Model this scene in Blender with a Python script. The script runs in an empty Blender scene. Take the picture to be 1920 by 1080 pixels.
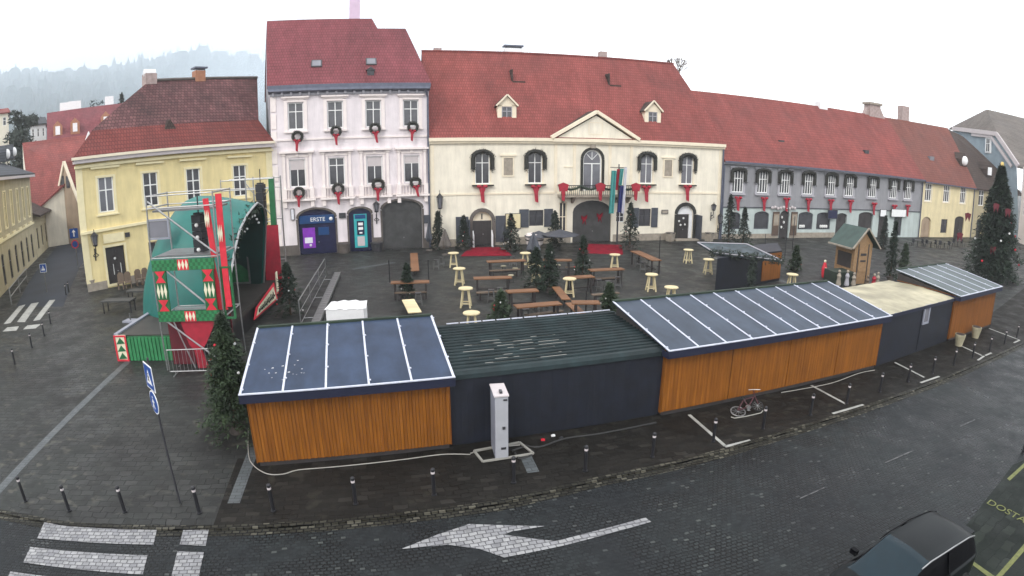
import bpy, math, random
from mathutils import Vector, Matrix
R = math.radians
scene = bpy.context.scene
col = scene.collection
rnd = random.Random(7)

# ------------------------------------------------------------------ camera
LK = (0.884852, 0.029516, -0.127531, 0.078772)    # lens: angle = sum LK[i] * r^(i+1), r in half image widths
PIT = 0.23403
EYE = 8.56
cam_d = bpy.data.cameras.new('camera')
cam = bpy.data.objects.new('camera', cam_d); col.objects.link(cam)
cam.location = (0, 0, EYE); cam.rotation_euler = (math.pi/2 - PIT, 0, 0)
cam_d.type = 'PANO'
cam_d.panorama_type = 'FISHEYE_LENS_POLYNOMIAL'
cam_d.sensor_width = 36; cam_d.sensor_fit = 'HORIZONTAL'
cam_d.fisheye_fov = R(178)
cam_d.fisheye_polynomial_k0 = 0
cam_d.fisheye_polynomial_k1 = -LK[0]/18
cam_d.fisheye_polynomial_k2 = -LK[1]/18**2
cam_d.fisheye_polynomial_k3 = -LK[2]/18**3
cam_d.fisheye_polynomial_k4 = -LK[3]/18**4
cam_d.clip_start = .1; cam_d.clip_end = 3000
scene.camera = cam

# ------------------------------------------------------------------ light
SUN_EL, SUN_AZ = 38, 200          # azimuth clockwise from +y
world = bpy.data.worlds.new('World'); scene.world = world; world.use_nodes = True
wn, wl = world.node_tree.nodes, world.node_tree.links
wn.clear()
wo = wn.new('ShaderNodeOutputWorld'); bg = wn.new('ShaderNodeBackground')
sky = wn.new('ShaderNodeTexSky'); sky.sky_type = 'NISHITA'; sky.sun_disc = False
sky.sun_elevation = R(SUN_EL); sky.sun_rotation = R(SUN_AZ)
tc = wn.new('ShaderNodeTexCoord'); nz = wn.new('ShaderNodeTexNoise'); nz.inputs['Scale'].default_value = 2.2
nz.inputs['Detail'].default_value = 4
cr = wn.new('ShaderNodeValToRGB')
cr.color_ramp.elements[0].position = .3; cr.color_ramp.elements[0].color = (12.5, 13.0, 13.8, 1)
cr.color_ramp.elements[1].position = .7; cr.color_ramp.elements[1].color = (14.6, 14.6, 14.8, 1)
mx = wn.new('ShaderNodeMix'); mx.data_type = 'RGBA'; mx.inputs[0].default_value = .9
wl.new(tc.outputs['Generated'], nz.inputs['Vector']); wl.new(nz.outputs['Fac'], cr.inputs['Fac'])
wl.new(sky.outputs['Color'], mx.inputs[6]); wl.new(cr.outputs['Color'], mx.inputs[7])
wl.new(mx.outputs[2], bg.inputs['Color']); bg.inputs['Strength'].default_value = .1
wl.new(bg.outputs[0], wo.inputs['Surface'])
sd = bpy.data.lights.new('sun', 'SUN'); sun = bpy.data.objects.new('sun', sd); col.objects.link(sun)
sd.energy = 0.9; sd.angle = R(14); sd.color = (1, .95, .88)
sun.rotation_euler = (R(90 - SUN_EL), 0, R(180 - SUN_AZ))
scene.view_settings.view_transform = 'Standard'; scene.view_settings.look = 'None'
scene.view_settings.gamma = 1; scene.view_settings.exposure = 0.6
scene.cycles.volume_step_rate = 4; scene.cycles.max_bounces = 6; scene.cycles.volume_bounces = 2

# ------------------------------------------------------------------ pixel -> place helpers (1920x1080)
def ray(u, v):
    x = (u-960)/960; y = -(v-540)/960; r = math.hypot(x, y) + 1e-9
    th = r*(LK[0] + r*(LK[1] + r*(LK[2] + r*LK[3]))); s = math.sin(th)/r
    X, Y, Z = x*s, y*s, math.cos(th); c, n = math.cos(PIT), math.sin(PIT)
    return (X, Z*c + Y*n, Y*c - Z*n)
def G(u, v, z=0):
    d = ray(u, v); t = (EYE - z)/-d[2]; return (d[0]*t, d[1]*t, z)
def AT(u, v, D):
    d = ray(u, v); k = D/math.hypot(d[0], d[1]); return (d[0]*k, d[1]*k, EYE + d[2]*k)
class Fac:
    def __init__(s, a, b):
        s.a = Vector((a[0], a[1])); s.b = Vector((b[0], b[1])); t = s.b - s.a; s.L = t.length; s.t = t/s.L
        s.n = Vector((-s.t.y, s.t.x)); s.ang = math.atan2(s.t.y, s.t.x)
    def px(s, u, v, off=0):
        d = ray(u, v); q = s.a + s.n*off; dd = Vector((d[0], d[1])); k = q.dot(s.n)/dd.dot(s.n); p = dd*k
        return ((p - s.a).dot(s.t), EYE + d[2]*k)
    def w(s, x, z, off=0):
        p = s.a + s.t*x + s.n*off; return (p.x, p.y, z)
    def slope(s, u, v, ze, tan):      # pixel onto the roof plane z = ze + tan*depth
        d = ray(u, v); dd = Vector((d[0], d[1])); k = (s.a.dot(s.n)*-tan + ze - EYE)/(d[2] - tan*dd.dot(s.n))
        p = dd*k - s.a; return (p.dot(s.t), p.dot(s.n), EYE + d[2]*k)

# ------------------------------------------------------------------ materials
M = {}
def mat(name, c, rough=.7, var=.12, scale=3, bump=0, metal=0, c2=None, detail=3, spec=.5, coord='Object'):
    if name in M: return M[name]
    m = bpy.data.materials.new(name); m.use_nodes = True; n, l = m.node_tree.nodes, m.node_tree.links
    b = n['Principled BSDF']; b.inputs['Roughness'].default_value = rough; b.inputs['Metallic'].default_value = metal
    b.inputs['Specular IOR Level'].default_value = spec
    t = n.new('ShaderNodeTexCoord'); z = n.new('ShaderNodeTexNoise'); z.inputs['Scale'].default_value = scale
    z.inputs['Detail'].default_value = detail
    l.new(t.outputs[coord], z.inputs['Vector'])
    r = n.new('ShaderNodeValToRGB'); e = r.color_ramp.elements; e[0].position = .3; e[1].position = .7
    a = c2 or tuple(v*(1-var) for v in c); d = c if c2 else tuple(min(1, v*(1+var)) for v in c)
    e[0].color = (*a, 1); e[1].color = (*d, 1)
    l.new(z.outputs['Fac'], r.inputs['Fac']); l.new(r.outputs['Color'], b.inputs['Base Color'])
    if bump:
        u = n.new('ShaderNodeBump'); u.inputs['Strength'].default_value = bump; u.inputs['Distance'].default_value = .02
        l.new(z.outputs['Fac'], u.inputs['Height']); l.new(u.outputs['Normal'], b.inputs['Normal'])
    M[name] = m; return m

def brick_mat(name, c1, c2, mortar, w, h, msize=.02, rough=.6, rot=0, bump=.3, plane='xy', blotch=.3, bscale=.25, warp=0, spec=.5, patch=None, offset=.5):
    m = bpy.data.materials.new(name); m.use_nodes = True; n, l = m.node_tree.nodes, m.node_tree.links
    b = n['Principled BSDF']; b.inputs['Specular IOR Level'].default_value = spec
    t = n.new('ShaderNodeTexCoord'); mp = n.new('ShaderNodeMapping'); mp.inputs['Rotation'].default_value = (0, 0, rot)
    src = t.outputs['Object']
    if plane != 'xy':
        s = n.new('ShaderNodeSeparateXYZ'); c = n.new('ShaderNodeCombineXYZ'); l.new(src, s.inputs[0])
        l.new(s.outputs['X'], c.inputs['X']); l.new(s.outputs['Z'], c.inputs['Y']); src = c.outputs[0]
    if warp:
        wz = n.new('ShaderNodeTexNoise'); wz.inputs['Scale'].default_value = 2.2; l.new(src, wz.inputs['Vector'])
        vm = n.new('ShaderNodeVectorMath'); vm.operation = 'MULTIPLY_ADD'; vm.inputs[1].default_value = (warp,)*3
        l.new(wz.outputs['Color'], vm.inputs[0]); l.new(src, vm.inputs[2]); src = vm.outputs[0]
    l.new(src, mp.inputs['Vector'])
    k = n.new('ShaderNodeTexBrick'); k.inputs['Scale'].default_value = 1; k.inputs['Brick Width'].default_value = w
    k.inputs['Row Height'].default_value = h; k.inputs['Mortar Size'].default_value = msize; k.offset = offset
    k.inputs['Mortar Smooth'].default_value = .3
    k.inputs['Color1'].default_value = (*c1, 1); k.inputs['Color2'].default_value = (*c2, 1); k.inputs['Mortar'].default_value = (*mortar, 1)
    l.new(mp.outputs[0], k.inputs['Vector'])
    z = n.new('ShaderNodeTexNoise'); z.inputs['Scale'].default_value = bscale; z.inputs['Detail'].default_value = 5
    z.inputs['Roughness'].default_value = .65; l.new(t.outputs['Object'], z.inputs['Vector'])
    r = n.new('ShaderNodeMapRange'); r.inputs['From Min'].default_value = .3; r.inputs['From Max'].default_value = .7
    r.inputs['To Min'].default_value = 1-blotch; r.inputs['To Max'].default_value = 1+blotch
    l.new(z.outputs['Fac'], r.inputs['Value'])
    x = n.new('ShaderNodeMix'); x.data_type = 'RGBA'; x.blend_type = 'MULTIPLY'; x.inputs[0].default_value = 1
    l.new(k.outputs['Color'], x.inputs[6]); l.new(r.outputs[0], x.inputs[7]); out = x.outputs[2]
    l.new(out, b.inputs['Base Color'])
    q = n.new('ShaderNodeMapRange'); q.inputs['From Min'].default_value = .35; q.inputs['From Max'].default_value = .65
    q.inputs['To Min'].default_value = max(.05, rough-.14); q.inputs['To Max'].default_value = min(1, rough+.14)
    l.new(z.outputs['Fac'], q.inputs['Value']); l.new(q.outputs[0], b.inputs['Roughness'])
    if bump:
        u = n.new('ShaderNodeBump'); u.inputs['Strength'].default_value = bump; u.inputs['Distance'].default_value = .03; u.invert = True
        l.new(k.outputs['Fac'], u.inputs['Height']); l.new(u.outputs['Normal'], b.inputs['Normal'])
    M[name] = m; return m

def wood_mat(name, c1, c2, plank=.12, rough=.55, axis='X', dark=.55):
    m = bpy.data.materials.new(name); m.use_nodes = True; n, l = m.node_tree.nodes, m.node_tree.links
    b = n['Principled BSDF']; b.inputs['Roughness'].default_value = rough
    t = n.new('ShaderNodeTexCoord'); mp = n.new('ShaderNodeMapping')
    mp.inputs['Scale'].default_value = {'X': (9, 9, .5), 'Y': (.5, 9, 9)}[axis]
    z = n.new('ShaderNodeTexNoise'); z.inputs['Scale'].default_value = 1.5; z.inputs['Detail'].default_value = 5
    l.new(t.outputs['Object'], mp.inputs[0]); l.new(mp.outputs[0], z.inputs['Vector'])
    r = n.new('ShaderNodeValToRGB'); e = r.color_ramp.elements; e[0].position = .25; e[1].position = .75
    e[0].color = (*c1, 1); e[1].color = (*c2, 1); l.new(z.outputs['Fac'], r.inputs['Fac'])
    z2 = n.new('ShaderNodeTexNoise'); z2.inputs['Scale'].default_value = .9; z2.inputs['Detail'].default_value = 3
    l.new(t.outputs['Object'], z2.inputs['Vector'])
    q = n.new('ShaderNodeMapRange'); q.inputs['To Min'].default_value = .75; q.inputs['To Max'].default_value = 1.2
    l.new(z2.outputs['Fac'], q.inputs['Value'])
    x = n.new('ShaderNodeMix'); x.data_type = 'RGBA'; x.blend_type = 'MULTIPLY'; x.inputs[0].default_value = 1
    sp = n.new('ShaderNodeSeparateXYZ'); l.new(t.outputs['Object'], sp.inputs[0]); fl = n.new('ShaderNodeMath'); fl.operation = 'MULTIPLY'; fl.inputs[1].default_value = 10.2 if axis == 'X' else 5.7
    l.new(sp.outputs['X' if axis == 'X' else 'Y'], fl.inputs[0]); f2 = n.new('ShaderNodeMath'); f2.operation = 'FLOOR'; l.new(fl.outputs[0], f2.inputs[0])
    wn_ = n.new('ShaderNodeTexWhiteNoise'); wn_.noise_dimensions = '1D'; l.new(f2.outputs[0], wn_.inputs['W'])
    q3 = n.new('ShaderNodeMapRange'); q3.inputs['To Min'].default_value = .88; q3.inputs['To Max'].default_value = 1.1; l.new(wn_.outputs['Value'], q3.inputs['Value'])
    mm = n.new('ShaderNodeMath'); mm.operation = 'MULTIPLY'; l.new(q.outputs[0], mm.inputs[0]); l.new(q3.outputs[0], mm.inputs[1])
    l.new(r.outputs['Color'], x.inputs[6]); l.new(mm.outputs[0], x.inputs[7]); l.new(x.outputs[2], b.inputs['Base Color']); b.inputs['Specular IOR Level'].default_value = .25
    M[name] = m; return m

wood_mat('hut_wood', (.16, .050, .006), (.29, .105, .012))
wood_mat('hut_wood_far', (.16, .052, .008), (.24, .088, .015))
wood_mat('table_wood', (.14, .064, .031), (.245, .12, .058), axis='Y')
wood_mat('pale_wood', (.60, .50, .28), (.75, .65, .42), axis='Y', rough=.6)
mat('kiosk_wood', (.27, .165, .08), .6, .15, 6)
mat('dark_wall', (.0045, .0065, .014), .6, .25, 2)
mat('dark_tarp', (.010, .018, .026), .5, .3, 2)
mat('tarp_green', (.011, .021, .023), .6, .35, 1.5, spec=.3)
mat('hut_roof', (.026, .042, .078), .55, .16, 1.2, spec=.25)
mat('hut_roof_long', (.042, .056, .080), .55, .16, .8, spec=.25)
mat('hut_roof_far', (.065, .085, .088), .55, .2, 1)
mat('fascia', (.008, .011, .032), .5, .1)
mat('trim_white', (.52, .54, .62), .5, .12, 9)
mat('white', (.80, .80, .80), .5, .05)
mat('window_white', (.78, .78, .76), .5, .04)
mat('glass', (.060, .060, .068), .10, .45, .6, spec=.7)
mat('glass_light', (.16, .16, .18), .12, .3, .5, spec=.6)
mat('pink_wall', (.76, .695, .71), .85, .06, 1.1, detail=6)
mat('pink_trim', (.80, .72, .69), .75, .05, 2)
mat('cream_wall', (.80, .74, .61), .85, .07, .9, detail=6)
mat('cream_trim', (.78, .69, .53), .8, .05, 2)
mat('yellow_wall', (.78, .65, .33), .85, .07, .9, detail=6)
mat('yellow_trim', (.78, .69, .43), .8, .05, 2)
mat('pale_yellow_wall', (.72, .62, .38), .85, .06, 1)
mat('grey_wall', (.27, .27, .285), .85, .08, .9, detail=6)
mat('mint_wall', (.46, .52, .50), .85, .08, .9, detail=6)
mat('grey_trim', (.38, .37, .40), .8, .05, 2)
mat('stone', (.30, .26, .21), .8, .2, 3, .3)
mat('dark_stone', (.10, .085, .075), .7, .25, 3, .3)
mat('iron', (.012, .012, .015), .45, .2)
mat('dark_metal', (.035, .035, .04), .4, .2)
mat('gutter', (.10, .11, .15), .4, .15, metal=.3)
mat('steel', (.34, .34, .34), .35, .15, 8, metal=.7)
mat('dark_door', (.035, .03, .03), .5, .2)
mat('gate_grey', (.045, .045, .045), .6, .2, 2)
mat('shutter', (.05, .055, .07), .5, .2)
mat('red_cloth', (.33, .010, .028), .7, .2, 3)
mat('bright_red', (.60, .02, .04), .6, .15, 3)
mat('deep_red', (.10, .004, .012), .7, .2, 3)
mat('garland', (.022, .022, .018), .8, .5, 14, .5)
mat('needle', (.020, .040, .020), .75, .6, 1.8, c2=(.007, .016, .010))
mat('needle_light', (.035, .060, .022), .75, .6, 1.8, c2=(.012, .026, .012))
mat('bark', (.09, .06, .04), .9, .3, 8)
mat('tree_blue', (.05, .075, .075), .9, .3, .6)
mat('yellow_paint', (.11, .12, .025), .6, .3, 7)
mat('bank_blue', (.008, .05, .16), .3, .1)
mat('bank_navy', (.012, .014, .05), .25, .2)
mat('purple', (.22, .03, .42), .4, .15)
mat('teal_bright', (.03, .38, .40), .4, .1)
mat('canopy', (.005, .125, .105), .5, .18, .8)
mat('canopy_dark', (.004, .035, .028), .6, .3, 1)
mat('stage_green', (.010, .11, .035), .6, .2)
mat('stage_green_light', (.022, .19, .065), .6, .2)
mat('carpet_red', (.19, .006, .018), .85, .3, 2, spec=.1)
mat('black', (.006, .006, .007), .5, .2)
mat('speaker', (.012, .012, .016), .4, .2)
mat('floor_dark', (.03, .026, .022), .6, .3, 2)
mat('cream_paint', (.72, .68, .50), .6, .1)
mat('cream_roof', (.36, .325, .22), .6, .3, .7)
mat('blue_sign', (.006, .055, .27), .4, .08)
mat('flag_teal', (.06, .28, .27), .7, .12, 3)
mat('flag_blue', (.025, .035, .16), .7, .12, 3)
mat('flag_white', (.70, .70, .75), .7, .08, 3)
mat('cable', (.30, .29, .26), .6, .1)
mat('cable_dark', (.02, .02, .02), .6, .1)
mat('cabinet', (.26, .27, .32), .5, .08, 2)
mat('cabinet_front', (.35, .355, .38), .5, .08, 2)
mat('car_paint', (.005, .007, .008), .34, .1, spec=.16)
mat('car_glass', (.004, .016, .024), .12, .1, spec=.3)
mat('car_black', (.002, .002, .003), .4, .1, spec=.06)
mat('rubber', (.01, .01, .01), .8, .1)
mat('chimney', (.36, .28, .26), .85, .2, 3)
mat('lilac_plaster', (.62, .48, .60), .85, .06, 2)
mat('blue_grey_wall', (.24, .30, .34), .85, .08, 1)
mat('slate', (.13, .13, .14), .6, .25, .8)
mat('brown_wall', (.36, .27, .19), .85, .1, 1)
mat('olive_wall', (.44, .38, .24), .85, .1, 1)
mat('terracotta', (.35, .16, .09), .8, .15, 4)
mat('gold', (.60, .45, .15), .3, .1, metal=.6)
mat('white_ball', (.70, .70, .68), .3, .05)

def grime(name, sc, lo=.84, hi=1.06, s=1.0):
    m = M[name]; n, l = m.node_tree.nodes, m.node_tree.links; b = n['Principled BSDF']; src = b.inputs['Base Color'].links[0].from_socket
    t = n.new('ShaderNodeTexCoord'); mp = n.new('ShaderNodeMapping'); mp.inputs['Scale'].default_value = sc
    z = n.new('ShaderNodeTexNoise'); z.inputs['Scale'].default_value = s; z.inputs['Detail'].default_value = 6; z.inputs['Roughness'].default_value = .7
    r = n.new('ShaderNodeMapRange'); r.inputs['From Min'].default_value = .3; r.inputs['From Max'].default_value = .65
    r.inputs['To Min'].default_value = lo; r.inputs['To Max'].default_value = hi
    x = n.new('ShaderNodeMix'); x.data_type = 'RGBA'; x.blend_type = 'MULTIPLY'; x.inputs[0].default_value = 1
    l.new(t.outputs['Object'], mp.inputs[0]); l.new(mp.outputs[0], z.inputs['Vector']); l.new(z.outputs['Fac'], r.inputs['Value'])
    l.new(src, x.inputs[6]); l.new(r.outputs[0], x.inputs[7]); l.new(x.outputs[2], b.inputs['Base Color'])
for k_ in ('pink_wall', 'cream_wall', 'yellow_wall', 'grey_wall', 'mint_wall', 'pale_yellow_wall', 'olive_wall', 'blue_grey_wall', 'brown_wall'): grime(k_, (1.6, 1.6, .22), .83, 1.04)
for k_ in ('hut_roof', 'hut_roof_long', 'hut_roof_far', 'cream_roof', 'tarp_green', 'dark_wall', 'gate_grey'): grime(k_, (1.2, .5, 1.2), .72, 1.22)
def tiles(name, c, blotch=.2, c2=None, w=.24, h=.30):
    return brick_mat(name, c, c2 or tuple(v*.82 for v in c), tuple(v*.55 for v in c), w, h, .03, .75, 0, .5, 'xz', blotch, .22, spec=.12)
tiles('tiles_red', (.245, .070, .062))
tiles('tiles_pink', (.215, .066, .075))
tiles('tiles_old', (.085, .040, .042), .5, (.14, .068, .066), .30, .28)
tiles('tiles_rust', (.165, .047, .042), .2)
tiles('tiles_brown', (.20, .075, .060))
tiles('tiles_dark', (.075, .055, .048), .3)
tiles('tiles_grey', (.17, .15, .135), .2)
tiles('tiles_slate', (.075, .08, .09), .35)
brick_mat('marking', (.29, .29, .29), (.17, .17, .18), (.07, .07, .075), .19, .14, .012, .55, -.28, .9, 'xy', .3, 2.5, .1)
brick_mat('marking_plain', (.36, .36, .33), (.28, .28, .26), (.30, .30, .29), .4, .2, .008, .55, .30, .3, 'xy', .25, 2.0, .1)
brick_mat('drain_stone', (.085, .095, .098), (.06, .068, .072), (.03, .034, .036), .3, .16, .014, .5, -.25, .4, 'xy', .25, 1, .1)

def stone_mat(name, dark, light, bright, mortar, w, h, rot, msize=.02, rough=.5, spec=.1, frac=.05, joint=(.25, 1), patch=None, pscale=(.5, 1.4), tint=None):
    m = bpy.data.materials.new(name); m.use_nodes = True; n, l = m.node_tree.nodes, m.node_tree.links; b = n['Principled BSDF']
    def node(t, **k):
        x = n.new(t)
        for a, v in k.items(): setattr(x, a, v)
        return x
    def noise(src, sc, det=4, ro=.6):
        z = node('ShaderNodeTexNoise'); z.inputs['Scale'].default_value = sc; z.inputs['Detail'].default_value = det; z.inputs['Roughness'].default_value = ro; l.new(src, z.inputs['Vector']); return z
    def rng(src, a, c, lo, hi): r = node('ShaderNodeMapRange'); l.new(src, r.inputs['Value']); r.inputs['From Min'].default_value = a; r.inputs['From Max'].default_value = c; r.inputs['To Min'].default_value = lo; r.inputs['To Max'].default_value = hi; return r.outputs[0]
    def mixc(f, a, c, blend='MIX'):
        x = node('ShaderNodeMix', data_type='RGBA', blend_type=blend)
        if isinstance(f, (int, float)): x.inputs[0].default_value = f
        else: l.new(f, x.inputs[0])
        for s_, i in ((a, 6), (c, 7)):
            if isinstance(s_, tuple): x.inputs[i].default_value = (*s_, 1)
            else: l.new(s_, x.inputs[i])
        return x.outputs[2]
    t = node('ShaderNodeTexCoord').outputs['Object']
    wz = noise(t, 2.6, 2); vm = node('ShaderNodeVectorMath', operation='MULTIPLY_ADD'); vm.inputs[1].default_value = (w*.45,)*3; l.new(wz.outputs['Color'], vm.inputs[0]); l.new(t, vm.inputs[2])
    mp = node('ShaderNodeMapping'); mp.inputs['Rotation'].default_value = (0, 0, rot); l.new(vm.outputs[0], mp.inputs['Vector'])
    k = node('ShaderNodeTexBrick'); k.inputs['Scale'].default_value = 1; k.inputs['Brick Width'].default_value = w; k.inputs['Row Height'].default_value = h; k.inputs['Mortar Size'].default_value = msize; k.inputs['Mortar Smooth'].default_value = .4
    k.inputs['Color1'].default_value = (1, 1, 1, 1); k.inputs['Color2'].default_value = (0, 0, 0, 1); k.inputs['Mortar'].default_value = (.3, .3, .3, 1); l.new(mp.outputs[0], k.inputs['Vector'])
    r = node('ShaderNodeValToRGB'); e = r.color_ramp.elements; e[0].position = 0; e[0].color = (*dark, 1); e[1].position = 1-frac*2; e[1].color = (*light, 1)
    q = r.color_ramp.elements.new(1-frac); q.color = (*bright, 1); l.new(k.outputs['Color'], r.inputs['Fac'])
    big = noise(t, .3, 5, .65); mid = noise(t, .75, 4, .6)
    c = r.outputs['Color']
    if tint: c = mixc(rng(big.outputs['Fac'], .35, .6, 0, 1), c, tint, 'MULTIPLY')
    jf = node('ShaderNodeMath', operation='MULTIPLY'); l.new(k.outputs['Fac'], jf.inputs[0]); l.new(rng(mid.outputs['Fac'], .4, .58, *joint), jf.inputs[1])
    c = mixc(jf.outputs[0], c, mortar)
    c = mixc(1, c, rng(big.outputs['Fac'], .3, .7, .72, 1.35), 'MULTIPLY')
    if patch:
        pm = node('ShaderNodeMapping'); pm.inputs['Rotation'].default_value = (0, 0, rot*.5); pm.inputs['Scale'].default_value = (*pscale, 1); l.new(t, pm.inputs['Vector'])
        p1 = noise(pm.outputs[0], 2.1, 3, .5); p2 = noise(t, .16, 2)
        mm = node('ShaderNodeMath', operation='MULTIPLY'); l.new(rng(p1.outputs['Fac'], .57, .68, 0, 1), mm.inputs[0]); l.new(rng(p2.outputs['Fac'], .42, .58, 0, 1), mm.inputs[1]); c = mixc(mm.outputs[0], c, patch)
    l.new(c, b.inputs['Base Color']); b.inputs['Specular IOR Level'].default_value = spec
    l.new(rng(mid.outputs['Fac'], .35, .65, rough+.14, rough-.16), b.inputs['Roughness'])
    u = node('ShaderNodeBump'); u.invert = True; u.inputs['Strength'].default_value = .8; u.inputs['Distance'].default_value = .02; l.new(jf.outputs[0], u.inputs['Height']); l.new(u.outputs['Normal'], b.inputs['Normal'])
    M[name] = m; return m
stone_mat('paving', (.025, .0245, .024), (.034, .0335, .0325), (.040, .039, .038), (.013, .013, .013), .42, .28, -.25, .016, .5, .13, .08, (.1, 1), (.075, .073, .060), (.9, 1.3), (.96, 1.04, 1.0))  # light patches are wet sheen put into the base colour
stone_mat('pavement', (.0115, .0106, .0094), (.017, .0155, .0135), (.025, .023, .020), (.0065, .006, .0055), .40, .2, -.25, .014, .6, .08, .06, (.05, .8), (.035, .033, .026), (1, 1))
stone_mat('cobbles', (.0095, .0108, .0124), (.018, .0208, .0235), (.050, .053, .054), (.0012, .0014, .0016), .155, .11, -.28, .02, .42, .15, .018, (.05, 1), None, (1, 1), (1.05, 1.1, 1.0))  # the few bright stones are glints painted into the colour
stone_mat('lane_stone', (.009, .012, .010), (.013, .017, .014), (.02, .025, .02), (.006, .008, .007), .5, .3, -.4, .012, .55, .08, .05, (.1, .7))
stone_mat('kerb_stone', (.018, .017, .013), (.042, .040, .031), (.085, .080, .062), (.004, .004, .004), .19, .12, -.28, .02, .5, .1, .12, (.8, 1))

# ------------------------------------------------------------------ mesh builder
class MB:
    def __init__(s): s.v = []; s.f = []
    def add(s, vs, fs):
        o = len(s.v); s.v += [tuple(v) for v in vs]; s.f += [tuple(i+o for i in f) for f in fs]; return s
    def poly(s, pts): return s.add(pts, [tuple(range(len(pts)))])
    def box(s, x0, x1, y0, y1, z0, z1):
        return s.add([(x0,y0,z0),(x1,y0,z0),(x1,y1,z0),(x0,y1,z0),(x0,y0,z1),(x1,y0,z1),(x1,y1,z1),(x0,y1,z1)],
                     [(0,3,2,1),(4,5,6,7),(0,1,5,4),(1,2,6,5),(2,3,7,6),(3,0,4,7)])
    def frame(s, x0, x1, y0, y1, z0, z1, t):      # picture frame in the xz plane
        s.box(x0, x0+t, y0, y1, z0, z1); s.box(x1-t, x1, y0, y1, z0, z1)
        s.box(x0+t, x1-t, y0, y1, z0, z0+t); return s.box(x0+t, x1-t, y0, y1, z1-t, z1)
    def beam(s, p, q, w, h=None, up=(0, 0, 1)):
        p, q = Vector(p), Vector(q); d = (q-p).normalized(); h = h or w
        a = d.cross(Vector(up))
        if a.length < 1e-3: a = d.cross(Vector((0, 1, 0)))
        a.normalize(); b = a.cross(d); a *= w/2; b *= h/2
        vs = [p-a-b, p+a-b, p+a+b, p-a+b, q-a-b, q+a-b, q+a+b, q-a+b]
        return s.add(vs, [(0,1,2,3),(7,6,5,4),(0,4,5,1),(1,5,6,2),(2,6,7,3),(3,7,4,0)])
    def cyl(s, p, q, r0, r1=None, n=10, cap=True):
        r1 = r0 if r1 is None else r1; p, q = Vector(p), Vector(q); d = (q-p).normalized()
        a = d.cross(Vector((0, 0, 1)))
        if a.length < 1e-3: a = Vector((1, 0, 0))
        a.normalize(); b = d.cross(a); vs = []
        for c, r in ((p, r0), (q, r1)):
            for i in range(n):
                t = 2*math.pi*i/n; vs.append(c + a*(r*math.cos(t)) + b*(r*math.sin(t)))
        fs = [(i, (i+1) % n, n+(i+1) % n, n+i) for i in range(n)]
        if cap: fs += [tuple(range(n-1, -1, -1)), tuple(range(n, 2*n))]
        return s.add(vs, fs)
    def tube(s, pts, r, n=6):
        for a, b in zip(pts, pts[1:]): s.cyl(a, b, r, r, n)
        return s
    def lathe(s, prof, c=(0, 0, 0), n=16):
        vs = [(c[0]+r*math.cos(2*math.pi*i/n), c[1]+r*math.sin(2*math.pi*i/n), c[2]+z) for r, z in prof for i in range(n)]
        fs = [(k*n+i, k*n+(i+1) % n, (k+1)*n+(i+1) % n, (k+1)*n+i) for k in range(len(prof)-1) for i in range(n)]
        fs += [tuple(range(n-1, -1, -1)), tuple(range((len(prof)-1)*n, len(prof)*n))]
        return s.add(vs, fs)
    def ball(s, c, r, n=8, sx=1, sy=1, sz=1):
        pr = [(math.sin(math.pi*k/n), -math.cos(math.pi*k/n)) for k in range(1, n)]
        m = len(s.v); s.lathe([(a*r, b*r*sz) for a, b in pr], c, n)
        return s
    def prism(s, pts, a, b, axis='y'):            # pts 2D (x,z) extruded in y, or (x,y) extruded in z
        n = len(pts)
        if axis == 'y': vs = [(x, a, z) for x, z in pts] + [(x, b, z) for x, z in pts]
        elif axis == 'z': vs = [(x, y, a) for x, y in pts] + [(x, y, b) for x, y in pts]
        else: vs = [(a, x, z) for x, z in pts] + [(b, x, z) for x, z in pts]
        fs = [tuple(range(n)), tuple(range(2*n-1, n-1, -1))] + [(i, i+n, (i+1) % n+n, (i+1) % n) for i in range(n)]
        return s.add(vs, fs)
    def slab(s, pts, t):                           # polygon in space given thickness downwards
        n = len(pts); vs = [tuple(p) for p in pts] + [(p[0], p[1], p[2]-t) for p in pts]
        return s.add(vs, [tuple(range(n)), tuple(range(2*n-1, n-1, -1))] + [(i, i+n, (i+1) % n+n, (i+1) % n) for i in range(n)])
    def mesh(s, name, m):
        me = bpy.data.meshes.new(name); me.from_pydata(s.v, [], s.f); me.materials.append(M[m] if isinstance(m, str) else m)
        me.update(); return me
    def build(s, name, m, parent=None, loc=None, rotz=0, smooth=False, fix=True):
        me = s.mesh(name, m)
        if fix:
            import bmesh
            b = bmesh.new(); b.from_mesh(me); bmesh.ops.recalc_face_normals(b, faces=b.faces); b.to_mesh(me); b.free()
        if smooth:
            for p in me.polygons: p.use_smooth = True
        o = bpy.data.objects.new(name, me); col.objects.link(o)
        if parent: o.parent = parent
        if loc: o.location = loc
        o.rotation_euler.z = rotz
        return o
def tag(o, label=None, cat=None, group=None, kind=None):
    if label: o['label'] = label
    if cat: o['category'] = cat
    if group: o['group'] = group
    if kind: o['kind'] = kind
    return o
def thing(name, label, cat, loc=(0, 0, 0), rotz=0, group=None):
    o = bpy.data.objects.new(name, None); col.objects.link(o); o.location = loc; o.rotation_euler.z = rotz
    o.empty_display_size = .2
    return tag(o, label, cat, group)
def struct(name, mb, m, **k): return tag(mb.build(name, m, **k), kind='structure')
kids = {}
def copy_tree(o, parent=None):
    c = o.copy(); col.objects.link(c)
    if parent: c.parent = parent
    for ch in [x for x in list(col.objects) if x.parent == o] if o.name not in kids else kids[o.name]: copy_tree(ch, c)
    return c
def proto(o):
    def rec(x):
        kids[x.name] = list(x.children_recursive and [k for k in x.children])
        for k in kids[x.name]: rec(k)
    rec(o); return o
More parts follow.
